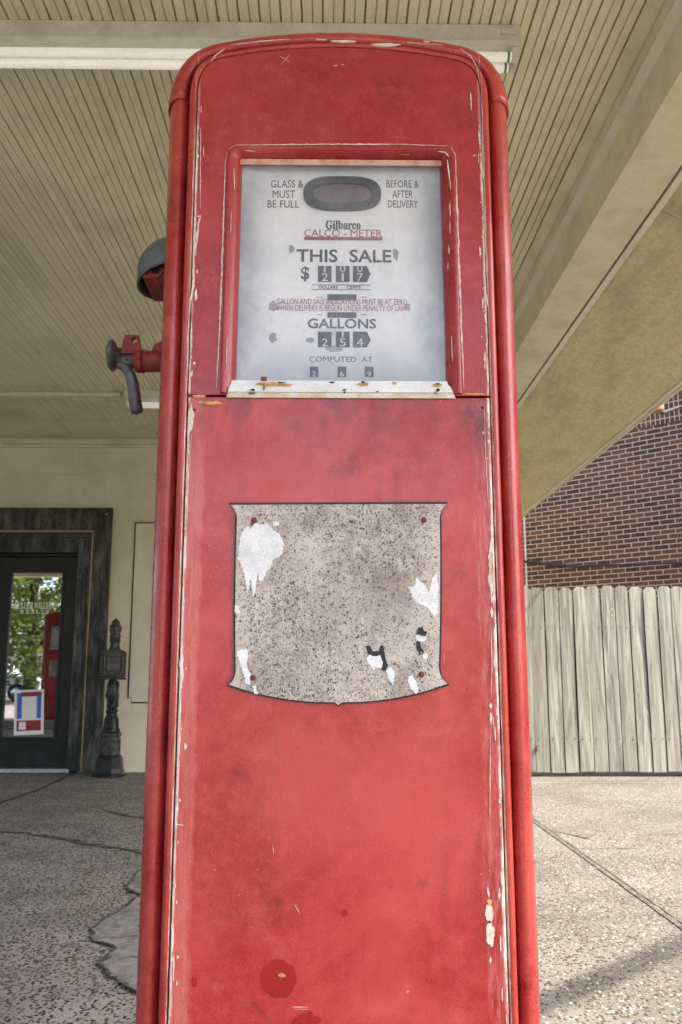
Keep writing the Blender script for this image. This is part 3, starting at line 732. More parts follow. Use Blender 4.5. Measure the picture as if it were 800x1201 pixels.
def build_pump(label):
    t = thing('gas_pump', label, 'gas pump', PC, 0, 'red vintage pumps on the island')
    prof = [(0, .225), (0, .14), (0, .075), (.001, .058), (.0045, .042), (.011, .029), (.0185, .0205), (.026, .0165), (.032, .0185), (.0365, .0235), (.0395, .034), (.0410, .048), (.0422, .046), (.0432, .016), (.0460, .0055), (.050, .0008), (.0550, .0), (.0580, .002), (.0587, .012)]
    full = prof[::-1]; full = full+[(d, .45-y) for d, y in prof[1:]]
    m = MB(); sweep(m, full); m.box((-HW-.004, -.004, -.002), (HW+.004, .454, .06), bev=.006)
    shell = m.build('body_shell', M['red_shell'], t)
    # cap over the top: same outer moulding, one metal thickness proud, open lip at each end
    capp = [(d, y) for d, y in prof if d <= .0368]; capp = capp[::-1]+[(d, .45-y) for d, y in capp[1:]]
    s0, s1 = 24, len(path(0))-24
    m = MB()
    lip_i = [(d, y) for d, y in capp]
    sweep(m, capp, (s0, s1), -.0012)
    cap = m.build('top_cap', M['red_shell'], t)
    sm = cap.modifiers.new('thickness', 'SOLIDIFY'); sm.thickness = .003; sm.offset = 1 
    # dark backing behind the shut lines
    P = path(.05); m = MB(); m.prism([[(x, z) for x, z in P]], .040, .042)
    m.build('inner_liner', M['dark'], t)
    ZS = 1.4455-.15     # shut line between door and dial bezel
    P = path(.061)
    low = [(x, z) for x, z in P if z < ZS-.002]; lx = P[0][0]
    lower = [(lx, .065), (lx, ZS-.0035), (-lx, ZS-.0035), (-lx, .065)]
    m = MB(); m.prism([lower], 0, .012, bev=.0022); low_o = m.build('lower_panel', M['red_panel'], t)
    up = [(lx, ZS)]+[(x, z) for x, z in P if z > ZS+.01]+[(-lx, ZS)]
    W0 = pl(267, 172); W1 = pl(533, 172); W2 = pl(542, 466); W3 = pl(255, 466)
    cxw = (W0.x+W1.x)/2; hwT = (W1.x-W0.x)/2; hwB = (W2.x-W3.x)/2-.002; zT = W0.z
    def rr(hw_t, hw_b, zb, zt, r, n=8, cx=cxw, rb=.004):
        lp = [(cx-hw_b, zb), (cx+hw_b, zb)]
        for k in range(n+1):
            a = math.pi/2*k/n; lp.append((cx+hw_t-r+r*math.cos(a), zt-r+r*math.sin(a)))
        for k in range(n+1):
            a = math.pi/2*(1+k/n); lp.append((cx-hw_t+r+r*math.cos(a), zt-r+r*math.sin(a)))
        return lp
    hole = rr(hwT-.006, hwB-.006, ZS+.0005+.012, zT-.006, .018)
    m = MB(); m.prism([up, hole], 0, .010, bev=0); upo = m.build('upper_panel', M['red_upper'], t)
    # moulded window frame
    rings = []
    spec = [(0, .0005, .024), (.0005, -.0035, .024), (.003, -.0062, .0225), (.0065, -.0058, .020), (.009, -.004, .018), (.013, -.0026, .014), (.019, .004, .009), (.0235, .0125, .006), (.0242, .03, .006)]
    zb0 = ZS+.003
    m = MB()
    for (d, y, r) in spec:
        lp = rr(hwT-d*1.02, hwB-d*1.02, zb0, zT-d*.72, max(r, .003))
        rings.append([m.bm.verts.new((x, y, z)) for x, z in lp])
    for A, B in zip(rings, rings[1:]):
        for k in range(len(A)):
            if k == 0: continue       # the sill side stays open
            f = m.bm.faces.new((A[k], A[(k+1) % len(A)], B[(k+1) % len(A)], B[k])); f.smooth = True
    wf = m.build('window_frame', M['red_bezel'], t)
    # peeled edge of the frame: cream line where the bead meets the panel
    m = MB()
    stroke(m, [(254, 455), (257, 400), (260, 330), (262.5, 250), (264.5, 190), (267, 179)], .0019, 3, -.0005)
    stroke(m, [(269, 175), (276, 170.5), (380, 169.5), (470, 169.5), (524, 171.5)], .0016, 4, -.0005)
    stroke(m, [(529, 173), (534, 182), (536.5, 250), (538, 300), (539.5, 330), (541, 380), (543.5, 440), (544, 456)], .0023, 5, -.0005)
    for i, (pts, wd) in enumerate([([(513, 180), (522, 181), (526, 186)], .0014), ([(524, 190), (525.5, 200), (527, 215), (528, 225)], .0022), ([(527, 240), (527.6, 256)], .0016), ([(527, 262), (527.3, 276)], .0010), ([(526, 290), (526.5, 300)], .0012), ([(529, 395), (530, 425)], .0008), ([(275, 200), (275.6, 225)], .0011), ([(272, 250), (271, 275)], .0008), ([(267, 395), (266, 430)], .0011), ([(288, 179), (300, 180)], .0008), ([(525, 310), (525, 318)], .0012)]):
        stroke(m, pts, wd, 20+i, -.0062)
    m.build('peeled_edge', M['chip'], wf)
    # sill
    zs0, zs1 = pl(400, 467.5).z, pl(400, 446.5).z
    sxL, sxR = pl(272, 447).x, pl(524, 447).x; bxL, bxR = pl(266, 466).x, pl(534, 466).x
    m = MB(); H3 = (zs1-zs0)
    def bar(za, zb, ya, yb, f0, f1, mi=0):
        xa0, xb0 = bxL+(sxL-bxL)*f0, bxR+(sxR-bxR)*f0; xa1, xb1 = bxL+(sxL-bxL)*f1, bxR+(sxR-bxR)*f1
        m.faces([(xa0, ya, za), (xb0, ya, za), (xb1, ya, zb), (xa1, ya, zb), (xa0, yb, za), (xb0, yb, za), (xb1, yb, zb), (xa1, yb, zb)], [(0, 1, 2, 3), (7, 6, 5, 4), (0, 4, 5, 1), (3, 2, 6, 7), (0, 3, 7, 4), (1, 5, 6, 2)], mi)
    bar(zs0+H3*.30, zs0+H3*.66, -.006, .012, .3, .66); bar(zs0+H3*.70, zs1, .0005, .014, .7, 1); bar(zs0+H3*.64, zs0+H3*.71, .003, .013, .64, .71)
    sill = m.build('window_sill', M['white_trim'], t)
    m = MB(); bar(zs0, zs0+H3*.29, -.0045, .012, 0, .29); m.build('sill_lip', M['chip'], sill)
    m = MB()
    for i, (x, y, ww, hh) in enumerate([(322, 452, .034, .006), (305, 452, .010, .004), (426, 452, .016, .005), (462, 451, .007, .004), (512, 453, .013, .005), (335, 453, .018, .004)]):
        q = pl(x, y); blob(m, q.x, q.z, ww*1.25, hh*1.2, 40+i, -.0072, .0006, .4)
    m.build('rust_patch', M['chip_rust'], sill)
    m = MB()
    for i, (x, y, ww, hh) in enumerate([(297, 459, .007, .003), (310, 456, .002, .011), (389, 450.5, .009, .003), (404, 459, .006, .003), (404, 462, .003, .003), (442, 461, .004, .002), (513, 459, .006, .005), (296, 463, .012, .002), (510, 463, .005, .002), (426, 450, .007, .003), (513, 452, .006, .003), (330, 450.5, .014, .002)]):
        q = pl(x, y); blob(m, q.x, q.z, ww, hh, 60+i, -.0082, .0005, .5, 20)
    m.build('rust_hole', M['dark'], sill)
    q = pl(310, 446.5); m = MB(); m.box((q.x-.005, -.0105, q.z-.003), (q.x+.005, -.0065, q.z+.004), bev=.001); m.build('sill_clip', M['red_iron'], sill)
    # glass and the dial behind it
    GY, DYL = .0135, .027
    m = MB(); gx_, gz_ = hwB-.018, zs1-.006; m.faces([(cxw-gx_, GY, gz_), (cxw+gx_, GY, gz_), (cxw+gx_, GY, zT-.012), (cxw-gx_, GY, zT-.012)], [(0, 1, 2, 3)]); m.build('dial_glass', M['fog'], t, recalc=False)
    m = MB(); m.box((cxw-hwB+.012, DYL, zs1-.02), (cxw+hwB-.012, DYL+.004, zT-.008)); dial = m.build('dial_face', M['dial'], t)
    # header strip that shows between frame and glass
    q0, q1 = pl(284, 186), pl(517, 191); m = MB(); m.box((q0.x-.006, .0095, q1.z), (q1.x+.006, .0125, q0.z+.006), bev=.001); m.build('header_strip', M['header'], wf)
    YD = 1.44+DYL; yk = DYL-.0008
    D = lambda x, y: at(x, y, YD)-PC
    def T(mb, txt, x, y, cap, x0, x1, bold=0, y_=yk, tf=None):
        c = D(x, y); wdt = D(x1, y).x-D(x0, y).x; hz = D(x, y-cap/2).z-D(x, y+cap/2).z
        text_mesh(mb, txt, (D(x0, y).x+D(x1, y).x)/2, c.z, hz/.73, y_, width=wdt, bold=bold)
    m = MB()
    T(m, 'GLASS &', 334, 217.5, 9, 318, 356); T(m, 'MUST', 334, 229.5, 9.5, 320, 346); T(m, 'BE FULL', 334, 241, 9, 314, 351)
    T(m, 'BEFORE &', 472, 217.5, 9, 453, 491); T(m, 'AFTER', 472, 229.5, 9.5, 460, 484); T(m, 'DELIVERY', 472, 241, 9, 455, 490)
    T(m, ser('Gilbarco'), 402, 265.5, 10.5, 382, 423, .0004)
    T(m, 'THIS  SALE', 404, 302, 15, 348, 459, .0006)
    T(m, '$', 358, 322, 15, 353, 363, .0008)
    T(m, 'GALLONS', 400, 381, 11.5, 361, 441, .0005)
    T(m, 'COMPUTED  AT', 400, 422.5, 6.5, 363, 437, 0)
    T(m, 'DOLLARS', 386, 338, 3.6, 374, 396, .0002); T(m, 'CENTS', 416, 338, 3.6, 407, 423, .0002)
    for (x0, x1, yy) in ((366, 435, 335), (366, 435, 340.5), (372, 378, 349.5), (423, 430, 349.5), (372, 378, 370), (423, 430, 370)):
        a, b = D(x0, yy), D(x1, yy); m.box((a.x, yk-.0004, a.z-.0005), (b.x, yk, a.z+.0005))
    for (x0, y0, x1, y1) in ((384, 346.5, 418, 353), (384, 367.5, 418, 373.5)):
        a, b = D(x0, y1), D(x1, y0); m.box((a.x, yk-.0016, a.z), (b.x, yk, b.z))
    m.build('dial_lettering', M['dial_black'], dial)
    m = MB()
    T(m, 'CALCO - METER', 402, 275, 9, 357, 448, 0)
    a, b = D(357, 282.5), D(448, 279.5); m.box((a.x, yk-.0006, a.z), (b.x, yk, b.z))
    T(m, 'GALLON AND SALE INDICATIONS MUST BE AT ZERO', 401, 355.5, 7, 325, 477, 0, yk-.0019); T(m, 'WHEN DELIVERY IS BEGUN UNDER PENALTY OF LAW', 401, 363, 7, 325, 477, 0, yk-.0019)
    m.build('red_lettering', M['dial_red'], dial)
    # number reels, each caught between two figures as in the photograph
    def reel(x, y, wpx, hpx, up_, dn, arrow=False):
        a, b = D(x-wpx/2, y+hpx/2), D(x+wpx/2, y-hpx/2); m = MB()
        hh = (b.z-a.z)
        lp = [(a.x, a.z), (b.x, a.z)]+([(b.x+.007, a.z+hh*.5)] if arrow else [])+[(b.x, b.z), (a.x, b.z)]
        m.prism([lp], yk-.0012, yk)
        cx, cz = (a.x+b.x)/2, (a.z+b.z)/2
        if up_: text_mesh(m, up_, cx, cz+hh*.30, hh*.62, yk-.0018, mi=1, width=(b.x-a.x)*(.14 if up_ == '1' else .42))
        if dn: text_mesh(m, dn, cx, cz-hh*.24, hh*.72, yk-.0018, mi=1, width=(b.x-a.x)*(.15 if dn == '1' else .46))
        m.build('number_reel', [M['dial_black'], M['reel_white']], dial)
    reel(381, 322.5, 16, 18.5, '1', '2'); reel(402, 322.5, 16, 18.5, '0', '1'); reel(422, 322.5, 16, 18.5, '0', '7', True)
    reel(381, 399, 16, 18, '', '2'); reel(402, 399, 16, 18, '1', '5'); reel(422, 399, 16, 18, '', '4', True)
    reel(368.5, 437, 10, 12, '', '2'); reel(401, 437, 10, 12, '', '6'); reel(433, 437, 10, 12, '', '9')
    # sight glass
    def oval(cx, cz, w, h, n=40):
        return [(cx+w/2*abs(math.cos(2*math.pi*k/n))**.62*(1 if math.cos(2*math.pi*k/n) >= 0 else -1), cz+h/2*abs(math.sin(2*math.pi*k/n))**.8*(1 if math.sin(2*math.pi*k/n) >= 0 else -1)) for k in range(n)]
    c = D(401.5, 229); wx = D(447, 229).x-D(356, 229).x; hx = D(401, 209).z-D(401, 249).z
    m = MB(); m.prism([oval(c.x, c.z, wx, hx), oval(c.x, c.z, wx*.74, hx*.56)], yk-.006, yk, bev=.002); sg = m.build('sight_glass', M['black'], dial)
    m = MB(); m.prism([oval(c.x, c.z, wx*.80, hx*.62)], yk-.0016, yk-.0004); m.build('sight_window', M['sight'], sg)
    # tarnish spots on the dial
    m = MB()
    for i, (x, y, ww, hh) in enumerate([(321, 360, .017, .019), (320, 397, .013, .017), (478, 361, .010, .013), (464, 299, .010, .019), (342, 293, .010, .015), (364, 400, .014, .010), (392, 410, .03, .012)]):
        q = D(x, y); blob(m, q.x, q.z, ww, hh, 80+i, yk, .0003, .35)
    m.build('tarnish_spot', M['dial_smudge'], dial)
    # shield plate
    PY = -.003
    pts = [(268.5, 589.5)]
    out = [pl(268.5, 590), pl(525.5, 589)]
    def curve(a, b, bulge, n=8):
        a, b = Vector((a.x, a.z)), Vector((b.x, b.z)); dd = b-a; nn = Vector((dd.y, -dd.x))
        return [tuple(a+dd*k/n+nn*bulge*4*(k/n)*(1-k/n)) for k in range(n)]
    lp = []
    lp += curve(pl(268.5, 590), pl(525.5, 589), 0, 4)
    lp += curve(pl(525.5, 589), pl(517.5, 612), .12, 6)
    lp += curve(pl(517.5, 612), pl(516.5, 782), -.006, 8)
    lp += curve(pl(516.5, 782), pl(527, 803), .13, 6)
    lp += curve(pl(527, 803), pl(402, 825), -.045, 14)
    lp += curve(pl(402, 825), pl(397, 829), .05, 3)
    lp += curve(pl(397, 829), pl(392, 825), .05, 3)
    lp += curve(pl(392, 825), pl(266.5, 804), -.045, 14)
    lp += curve(pl(266.5, 804), pl(274.5, 784), .13, 6)
    lp += curve(pl(274.5, 784), pl(276, 612), -.006, 8)
    lp += curve(pl(276, 612), pl(268.5, 590), .12, 6)
    cxp = sum(p[0] for p in lp)/len(lp); czp = sum(p[1] for p in lp)/len(lp)
    m = MB(); m.prism([lp], -.0035, -.0002); plate = m.build('shield_plate', M['black'], t)
    inn = [(cxp+(x-cxp)*.982, czp+(z-czp)*.982) for x, z in lp]
    m = MB(); m.prism([inn], -.0047, -.0034, bev=.0006); m.build('plate_face', M['plate'], plate)
    YP = -.0049
    m = MB()
    def poly(px, mi=0, y=YP, th=.0005, jit=.0022, seed=0):
        P = [pl(*p) for p in px]; rnd = random.Random(seed); o = []
        for i in range(len(P)):
            a, b = P[i], P[(i+1) % len(P)]; k = max(2, int((b-a).length/.0022))
            for s in range(k):
                q = a+(b-a)*s/k; o.append((q.x+(rnd.random()-.5)*jit, q.z+(rnd.random()-.5)*jit))
        m.prism([o], y-th, y+.0002, mi)
    poly([(284, 625), (290, 617), (294, 621), (300, 614), (307, 616), (313, 614), (321, 622), (329, 628), (333, 640), (330, 652), (322, 656), (318, 664), (312, 672), (309, 682), (305, 682), (303, 672), (298, 700), (294, 680), (291, 699), (287, 672), (282, 660), (279, 658), (281, 640)], seed=1)
    poly([(320, 612), (327, 613), (328, 617), (321, 617)], seed=2)
    poly([(488, 678), (496, 685), (503, 694), (506, 680), (511, 672), (514, 690), (513, 720), (509, 724), (500, 712), (494, 710), (486, 706), (480, 692), (478, 688), (486, 688)], seed=3)
    poly([(278, 763), (290, 761), (291, 770), (289, 782), (295, 790), (294, 803), (289, 802), (284, 785)], seed=4)
    poly([(430, 772), (434, 768), (442, 770), (446, 768), (449, 778), (448, 784), (441, 782), (438, 786), (432, 778)], seed=5)
    poly([(453, 786), (458, 783), (463, 788), (461, 803), (455, 797)], seed=6); poly([(478, 793), (484, 791), (491, 808), (488, 814), (480, 806)], seed=7)
    poly([(297, 806), (300, 802), (303, 814), (299, 814)], seed=8); poly([(276, 710), (281, 711), (281, 719), (276, 719)], seed=9); poly([(487, 745), (492, 744), (500, 748), (497, 753), (488, 751)], seed=10)
    poly([(493, 764), (503, 768), (501, 774), (496, 772)], seed=12)
    m.build('paint_remnant', M['chip_white'], plate)
    m = MB()
    poly([(429, 758), (434, 757), (437, 764), (444, 764), (446, 757), (449, 757), (453, 776), (455, 780), (452, 787), (447, 786), (449, 777), (446, 769), (437, 770), (431, 766)], seed=13, jit=.0006)
    poly([(490, 737), (495, 735), (497, 740), (501, 741), (499, 746), (493, 747), (488, 743)], seed=14, jit=.0006)
    poly([(488, 752), (492, 752), (494, 760), (498, 767), (492, 768), (488, 760)], seed=15, jit=.0006)
    m.build('letter_remnant', M['black'], plate)
    for (x, y) in ((298, 611), (497, 610.5), (297, 795), (494, 791)):
        q = pl(x, y); m = MB(); m.lathe([(.0048, 0), (.0048, .0012), (.0034, .0026), (.001, .003)], 14, Matrix.Translation((q.x, -.0046, q.z)) @ Matrix.Rotation(R(90), 4, 'X')); m.build('screw', M['rust'], plate)
    # lost paint on the lower panel
    m = MB()
    for i, (pts, wd) in enumerate([([(576.5, 630), (575, 650), (575.5, 680), (577, 707)], .0045), ([(576.5, 712), (577, 724)], .0028), ([(572, 1040), (574, 1052)], .003), ([(575, 824), (576, 831)], .0035), ([(575.5, 836), (576, 850)], .003), ([(575.5, 1122), (575, 1130)], .002),
                                   ([(214, 757), (213, 770), (213.5, 790), (212, 808)], .0042), ([(212, 812), (210.5, 860), (209, 905), (208, 960)], .0016), ([(216, 640), (215, 700), (214.5, 750)], .0009), ([(207, 970), (205, 1020), (202, 1100), (200, 1195)], .0007), ([(575, 860), (574.5, 960)], .0008), ([(575.5, 730), (577, 780), (576, 818)], .001), ([(204, 1120), (203.5, 1150)], .0015), ([(206, 967), (216, 968)], .001), ([(224.5, 510), (221, 560), (219, 620)], .0009), ([(568, 475), (569, 520), (573, 600)], .0006), ([(342, 1181), (362, 1181)], .0006), ([(344, 1183.5), (362, 1183.5)], .0005), ([(205, 870), (204, 885)], .001), ([(345, 1060), (352, 1072)], .0005), ([(320, 990), (321, 1002)], .0005)]):
        stroke(m, pts, wd, 100+i)
    for i, (x, y, ww, hh) in enumerate([(574, 1071, .011, .032), (575, 1095, .013, .038), (224, 490, .010, .042)]):
        q = pl(x, y); blob(m, q.x, q.z, ww, hh, 140+i, -.0003, .0007, .3)
    m.build('peeled_paint', M['chip'], low_o)
    m = MB()
    for i, (x, y, ww, hh) in enumerate([(250, 473, .035, .006), (236, 472, .010, .004), (574, 1058, .007, .010), (478, 1163, .004, .003)]):
        q = pl(x, y); blob(m, q.x, q.z, ww, hh, 150+i, -.0003, .0008, .4)
    q = pl(330, 1143); blob(m, q.x+.002, q.z-.001, .010, .006, 157, -.0003, .0009, .5, 20)
    m.build('rust_stain', M['chip_rust'], low_o)
    m = MB()
    for i, (x, y, ww, hh) in enumerate([(327, 1147, .054, .053), (228, 1152, .009, .013), (404, 1071, .010, .010), (360, 1200, .04, .03)]):
        q = pl(x, y); blob(m, q.x, q.z, ww, hh, 160+i, -.0002, .0004, .12 if i < 3 else .3)
    m.build('paint_spot', M['spot'], low_o)
    m = MB()
    for (x, y) in ((566, 478), (574, 1081), (228, 481)):
        q = pl(x, y); m.lathe([(.0022, 0), (.0018, .001)], 10, Matrix.Translation((q.x, -.0008, q.z)) @ Matrix.Rotation(R(90), 4, 'X'))
    m.build('screw_hole', M['dark'], low_o)
    # lost paint on the upper panel
    m = MB()
    for i, (pts, wd) in enumerate([([(236, 252), (233, 260), (232, 275), (229.5, 290), (230, 300)], .0036), ([(228, 305), (227, 330), (224, 350), (222, 370)], .0026), ([(222, 372), (220.5, 400), (220, 440)], .0019), ([(235.5, 150), (235, 245)], .0009), ([(563, 110), (565.5, 130), (566, 200)], .0008), ([(566, 196), (567, 210)], .002), ([(552, 108), (553, 130)], .0013), ([(566, 210), (568, 250), (570, 300), (572, 340)], .0009), ([(571, 345), (572, 360)], .002), ([(328, 66), (340, 73)], .0006), ([(340, 64), (330, 76)], .0006), ([(391, 77), (396, 77)], .0016), ([(400, 75.5), (404, 77)], .001), ([(470, 181.5), (480, 181.5)], .0003)]):
        stroke(m, pts, wd, 200+i)
    m.build('peeled_paint', M['chip'], upo)
    m = MB()
    for i, (x, y, ww, hh) in enumerate([(234, 465, .024, .0045), (556, 462.5, .036, .004), (270, 461, .006, .010), (535, 456, .006, .010)]):
        q = pl(x, y); blob(m, q.x, q.z, ww, hh, 220+i, -.0004, .0009, .35)
    m.build('rust_stain', M['chip_rust'], upo)
    # lost paint on the moulding over the top
    m = MB()
    for i, (x, y, ww, hh) in enumerate([(403, 49, .045, .0045), (452, 53, .048, .0065), (377, 47, .02, .002), (500, 49, .012, .002)]):
        q = pl(x, y); blob(m, q.x, q.z, ww, hh, 240+i, .0002, .0016, .25)
    for i, (pts, wd) in enumerate([([(247, 73), (254, 64), (264, 57)], .0012), ([(270, 53), (300, 49), (340, 46)], .0009), ([(540, 57), (552, 66), (560, 80), (563, 100)], .0009), ([(478, 50), (520, 53)], .0006)]):
        stroke(m, pts, wd, 260+i, .0002, .0012)
    m.build('peeled_paint', M['chip'], shell)
    rf = random.Random(77); ml, mu = MB(), MB()
    for i in range(120):
        sd_ = rf.choice((-1, 1)); zz = rf.uniform(.30, 1.84)
        if abs(zz-ZS) < .03: continue
        hh = .003+.020*rf.random()**3; ww = .0012+.0030*rf.random()**2
        xx = sd_*(.2545-.5*ww-.012*rf.random()**3)
        blob(ml if zz < ZS else mu, xx, zz, ww, hh, 300+i, -.0003, .0007, .55, 18)
    ml.build('flaked_paint', M['chip'], low_o); mu.build('flaked_paint', M['chip'], upo)
    # rear face: the pump is the same on both sides
    for o in [c for c in t.children if c.name.split('.')[0] in ('lower_panel', 'upper_panel', 'window_frame', 'dial_glass', 'dial_face', 'shield_plate', 'window_sill')]:
        c = o.copy(); COL.objects.link(c); c.parent = t; c.location = (0, .45, 0); c.rotation_euler = (0, 0, math.pi)
        for g in o.children:
            if g.name.split('.')[0] in ('plate_face', 'paint_remnant', 'sight_glass'):
                d_ = g.copy(); COL.objects.link(d_); d_.parent = c
    # --- left side: hooded switch lamp
    SY = .19; YS = 1.44+SY
    S = lambda x, y: at(x, y, YS)-PC
    rp = S(191, 327); lp_ = S(162, 324); tp = S(191, 288); bp = S(180, 347)
    rad = -HW-lp_.x; hgt = tp.z-lp_.z
    m = MB(); n1, n2 = 14, 20; g = []
    for i in range(n1+1):
        a = math.pi/2*i/n1; row = []
        for k in range(n2+1):
            b = math.pi*k/n2
            # quarter dome on the side wall: radius out of the wall, along the wall, and up
            row.append(m.bm.verts.new((-HW-rad*math.cos(a)*math.sin(b), SY-.085*math.cos(a)*math.cos(b), lp_.z+hgt*1.12*math.sin(a))))
        g.append(row)
    low_row = [m.bm.verts.new((v.co.x, v.co.y, lp_.z-.010-.018*max(0, math.sin(math.pi*k/n2)))) for k, v in enumerate(g[0])]
    for A, B in zip([low_row]+g, g):
        for k in range(n2):
            try:
                f = m.bm.faces.new((A[k], A[k+1], B[k+1], B[k])); f.smooth = True
            except ValueError: pass
    bmesh.ops.remove_doubles(m.bm, verts=m.bm.verts, dist=1e-5)
    hood = m.build('lamp_hood', M['hood_zinc'], t); sm = hood.modifiers.new('thickness', 'SOLIDIFY'); sm.thickness = .004; sm.offset = -1
    m = MB(); zc_ = lp_.z-.012
    m.box((-HW-.056, SY-.055, zc_-.018), (-HW+.001, SY+.055, zc_+.012), bev=.006); m.tube([(-HW-.030, SY-.062, zc_-.006), (-HW-.030, SY+.06, zc_-.006)], .013, 14)
    m.tube([(-HW-.062, SY-.02, zc_+.012), (-HW-.030, SY-.05, zc_+.006), (-HW-.01, SY-.06, zc_-.005)], .006, 8)
    m.build('switch_housing', M['red_iron'], hood)
    m = MB(); m.tube([(-HW-.030, SY-.0635, zc_-.006), (-HW-.030, SY-.056, zc_-.006)], .0075, 12); m.build('switch_port', M['dark'], hood)
    # --- left side: crank on its bracket
    c0 = S(185, 424); zc_ = c0.z; xL = S(159, 424).x
    m = MB(); m.tube([(-HW+.001, SY, zc_), (xL, SY, zc_)], .0205, 20); m.tube([(xL+.004, SY, zc_), (xL+.016, SY, zc_)], .0225, 20)
    m.prism([[(S(177, 409).x, zc_+.015), (-HW+.002, zc_+.015), (-HW+.002, S(185, 398).z+.006), (S(182, 404).x, S(182, 404).z)]], SY-.005, SY+.005, bev=.001)
    tb = [(S(142.5, 414).x, S(150, 414).z), (S(167, 414).x, S(150, 414).z), (S(165.5, 408).x, S(150, 407).z), (S(163.5, 395).x, S(150, 394.5).z), (S(147, 394).x, S(150, 394).z)]
    hc = S(158.5, 400.5); hole = [(hc.x+.0052*math.cos(2*math.pi*k/16), hc.z+.0052*math.sin(2*math.pi*k/16)) for k in range(16)]
    m.prism([tb, hole], SY-.008, SY+.004, bev=.0015)
    m.box((S(142.5, 414).x, SY-.012, S(150, 417).z), (S(169, 414).x, SY+.012, S(150, 413.5).z), bev=.002); m.box((S(160, 414).x, SY-.010, zc_+.010), (S(170, 414).x, SY+.010, S(150, 415).z), bev=.001)
    for zz, yy in ((.0, -.0215), (.012, -.018)):
        m.lathe([(.0045, 0), (.0045, .003), (.003, .0042)], 6, Matrix.Translation((xL+.010+abs(zz), SY+yy, zc_+zz)) @ Matrix.Rotation(R(90), 4, 'X'), smooth=False)
    br = m.build('crank_bracket', M['red_iron'], t)
    x1 = S(137, 424).x
    m = MB(); m.tube([(xL+.006, SY, zc_), (x1, SY, zc_)], .0142, 18)
    prof_d = [(.004, 0), (.024, .001), (.030, .005), (.031, .009), (.026, .014), (.016, .018), (.0145, .026)]
    kc = S(128.5, 417); m.lathe(prof_d, 24, Matrix.Translation((S(127, 417).x, SY, kc.z)) @ Matrix.Rotation(R(90), 4, 'Y'))
    hp = [S(139, 428), S(147, 432), S(154, 442), S(157.5, 458), S(159, 472), S(162, 486)]
    hp = [Vector((p.x, SY-.004, p.z)) for p in hp]; Q = []
    for i in range(len(hp)-1):
        for k in range(5):
            p0, p1, p2, p3 = hp[max(i-1, 0)], hp[i], hp[i+1], hp[min(i+2, len(hp)-1)]; u = k/5
            Q.append(.5*((2*p1)+(p2-p0)*u+(2*p0-5*p1+4*p2-p3)*u*u+(3*p1-p0-3*p2+p3)*u**3))
    Q.append(hp[-1]); rads = [.0085+.0035*min(1, i/18) for i in range(len(Q)-1)]+[.005]
    m.tube(Q, rads, 12); m.build('crank_handle', M['grey_iron'], t)
    m = MB(); q = S(150.5, 427); m.tube([(q.x, SY-.0150, zc_-.002), (q.x, SY-.0130, zc_-.002)], .0024, 8); m.build('crank_pin', M['dark'], br)
    return t

def copy_tree(o, parent=None):
    c = o.copy(); COL.objects.link(c); c.parent = parent
    for ch in list(o.children): copy_tree(ch, c)
    return c
pump = build_pump('tall weathered red vintage pump with frosted dial window in the foreground')
pump2 = copy_tree(pump); pump2.location = (-5.1, 1.44, .15)
pump2['label'] = 'second red vintage pump seen only as a reflection in the door glass'

# ---------------------------------------------------------------- mailbox on an ornate post by the door
MY = 9.05
g0 = gnd(128, 906); MY = g0.y-.35
bx = at(128, 906, MY).x; k = (at(128, 726, MY).z-at(128, 906, MY).z)
mb = thing('mailbox', 'black cast iron mailbox on an ornate baluster post beside the door', 'mailbox', (bx, MY, 0))
f = lambda y: at(128, y, MY).z*k/(k+at(128, 906, MY).z) if False else max(0, at(128, y, MY).z)
z_ = f; PX = 1/112.
o8 = Matrix.Rotation(R(22.5), 4, 'Z')
m = MB(); m.lathe([(.165, 0), (.165, .025), (.150, .035), (.135, z_(900.5)), (.130, z_(890)), (.118, z_(887)), (.102, z_(885)), (.100, z_(884))], 8, o8, smooth=False)
base = m.build('base', M['iron_black'], mb)
m = MB(); m.lathe([(.100, z_(884.5)), (.096, z_(864)), (.104, z_(863)), (.106, z_(860)), (.098, z_(859))], 8, o8, smooth=False)
for kk in range(8):
    a = kk*math.pi/4; m.box((.089, -.022, z_(881)), (.0985, .022, z_(867)), bev=.003, M=Matrix.Rotation(a, 4, 'Z'))
m.build('pedestal', M['iron_worn'], mb)
m = MB(); m.lathe([(.092, z_(859.5)), (.088, z_(856)), (.076, z_(853)), (.070, z_(843)), (.056, z_(840)), (.050, z_(837)), (.058, z_(835)), (.060, z_(833)), (.044, z_(831)), (.040, z_(829)), (.052, z_(822)), (.060, z_(815)), (.058, z_(808)), (.046, z_(802)), (.036, z_(798)), (.040, z_(796)), (.036, z_(790)), (.036, z_(764))], 18)
m.build('post', M['iron_black'], mb)
m = MB()
for kk in range(5):
    a = kk*math.pi*.4
    m.tube([((.045+.014*math.sin(math.pi*j/9))*math.cos(a+j*.16), (.045+.014*math.sin(math.pi*j/9))*math.sin(a+j*.16), z_(830)+(z_(798)-z_(830))*j/9.) for j in range(10)], [.010+.006*math.sin(j*1.9) for j in range(10)], 6)
m.build('vine_ornament', M['iron_worn'], mb)
m = MB(); m.lathe([(.050, z_(765)), (.054, z_(763)), (.048, z_(761)), (.047, z_(749)), (.056, z_(747.5)), (.056, z_(745.5)), (.046, z_(744)), (.060, z_(740)), (.064, z_(736)), (.052, z_(733.5)), (.036, z_(732)), (.044, z_(730.5)), (.040, z_(729)), (.022, z_(727.5)), (.016, z_(726.5)), (.005, z_(725))], 16)
for kk in range(4):
    a = kk*math.pi/2+.4
    m.tube([(.048*math.cos(a+j*.2), .048*math.sin(a+j*.2), z_(763)+(z_(750)-z_(763))*j/6.) for j in range(7)], .009, 6)
m.build('finial', M['iron_worn'], mb)
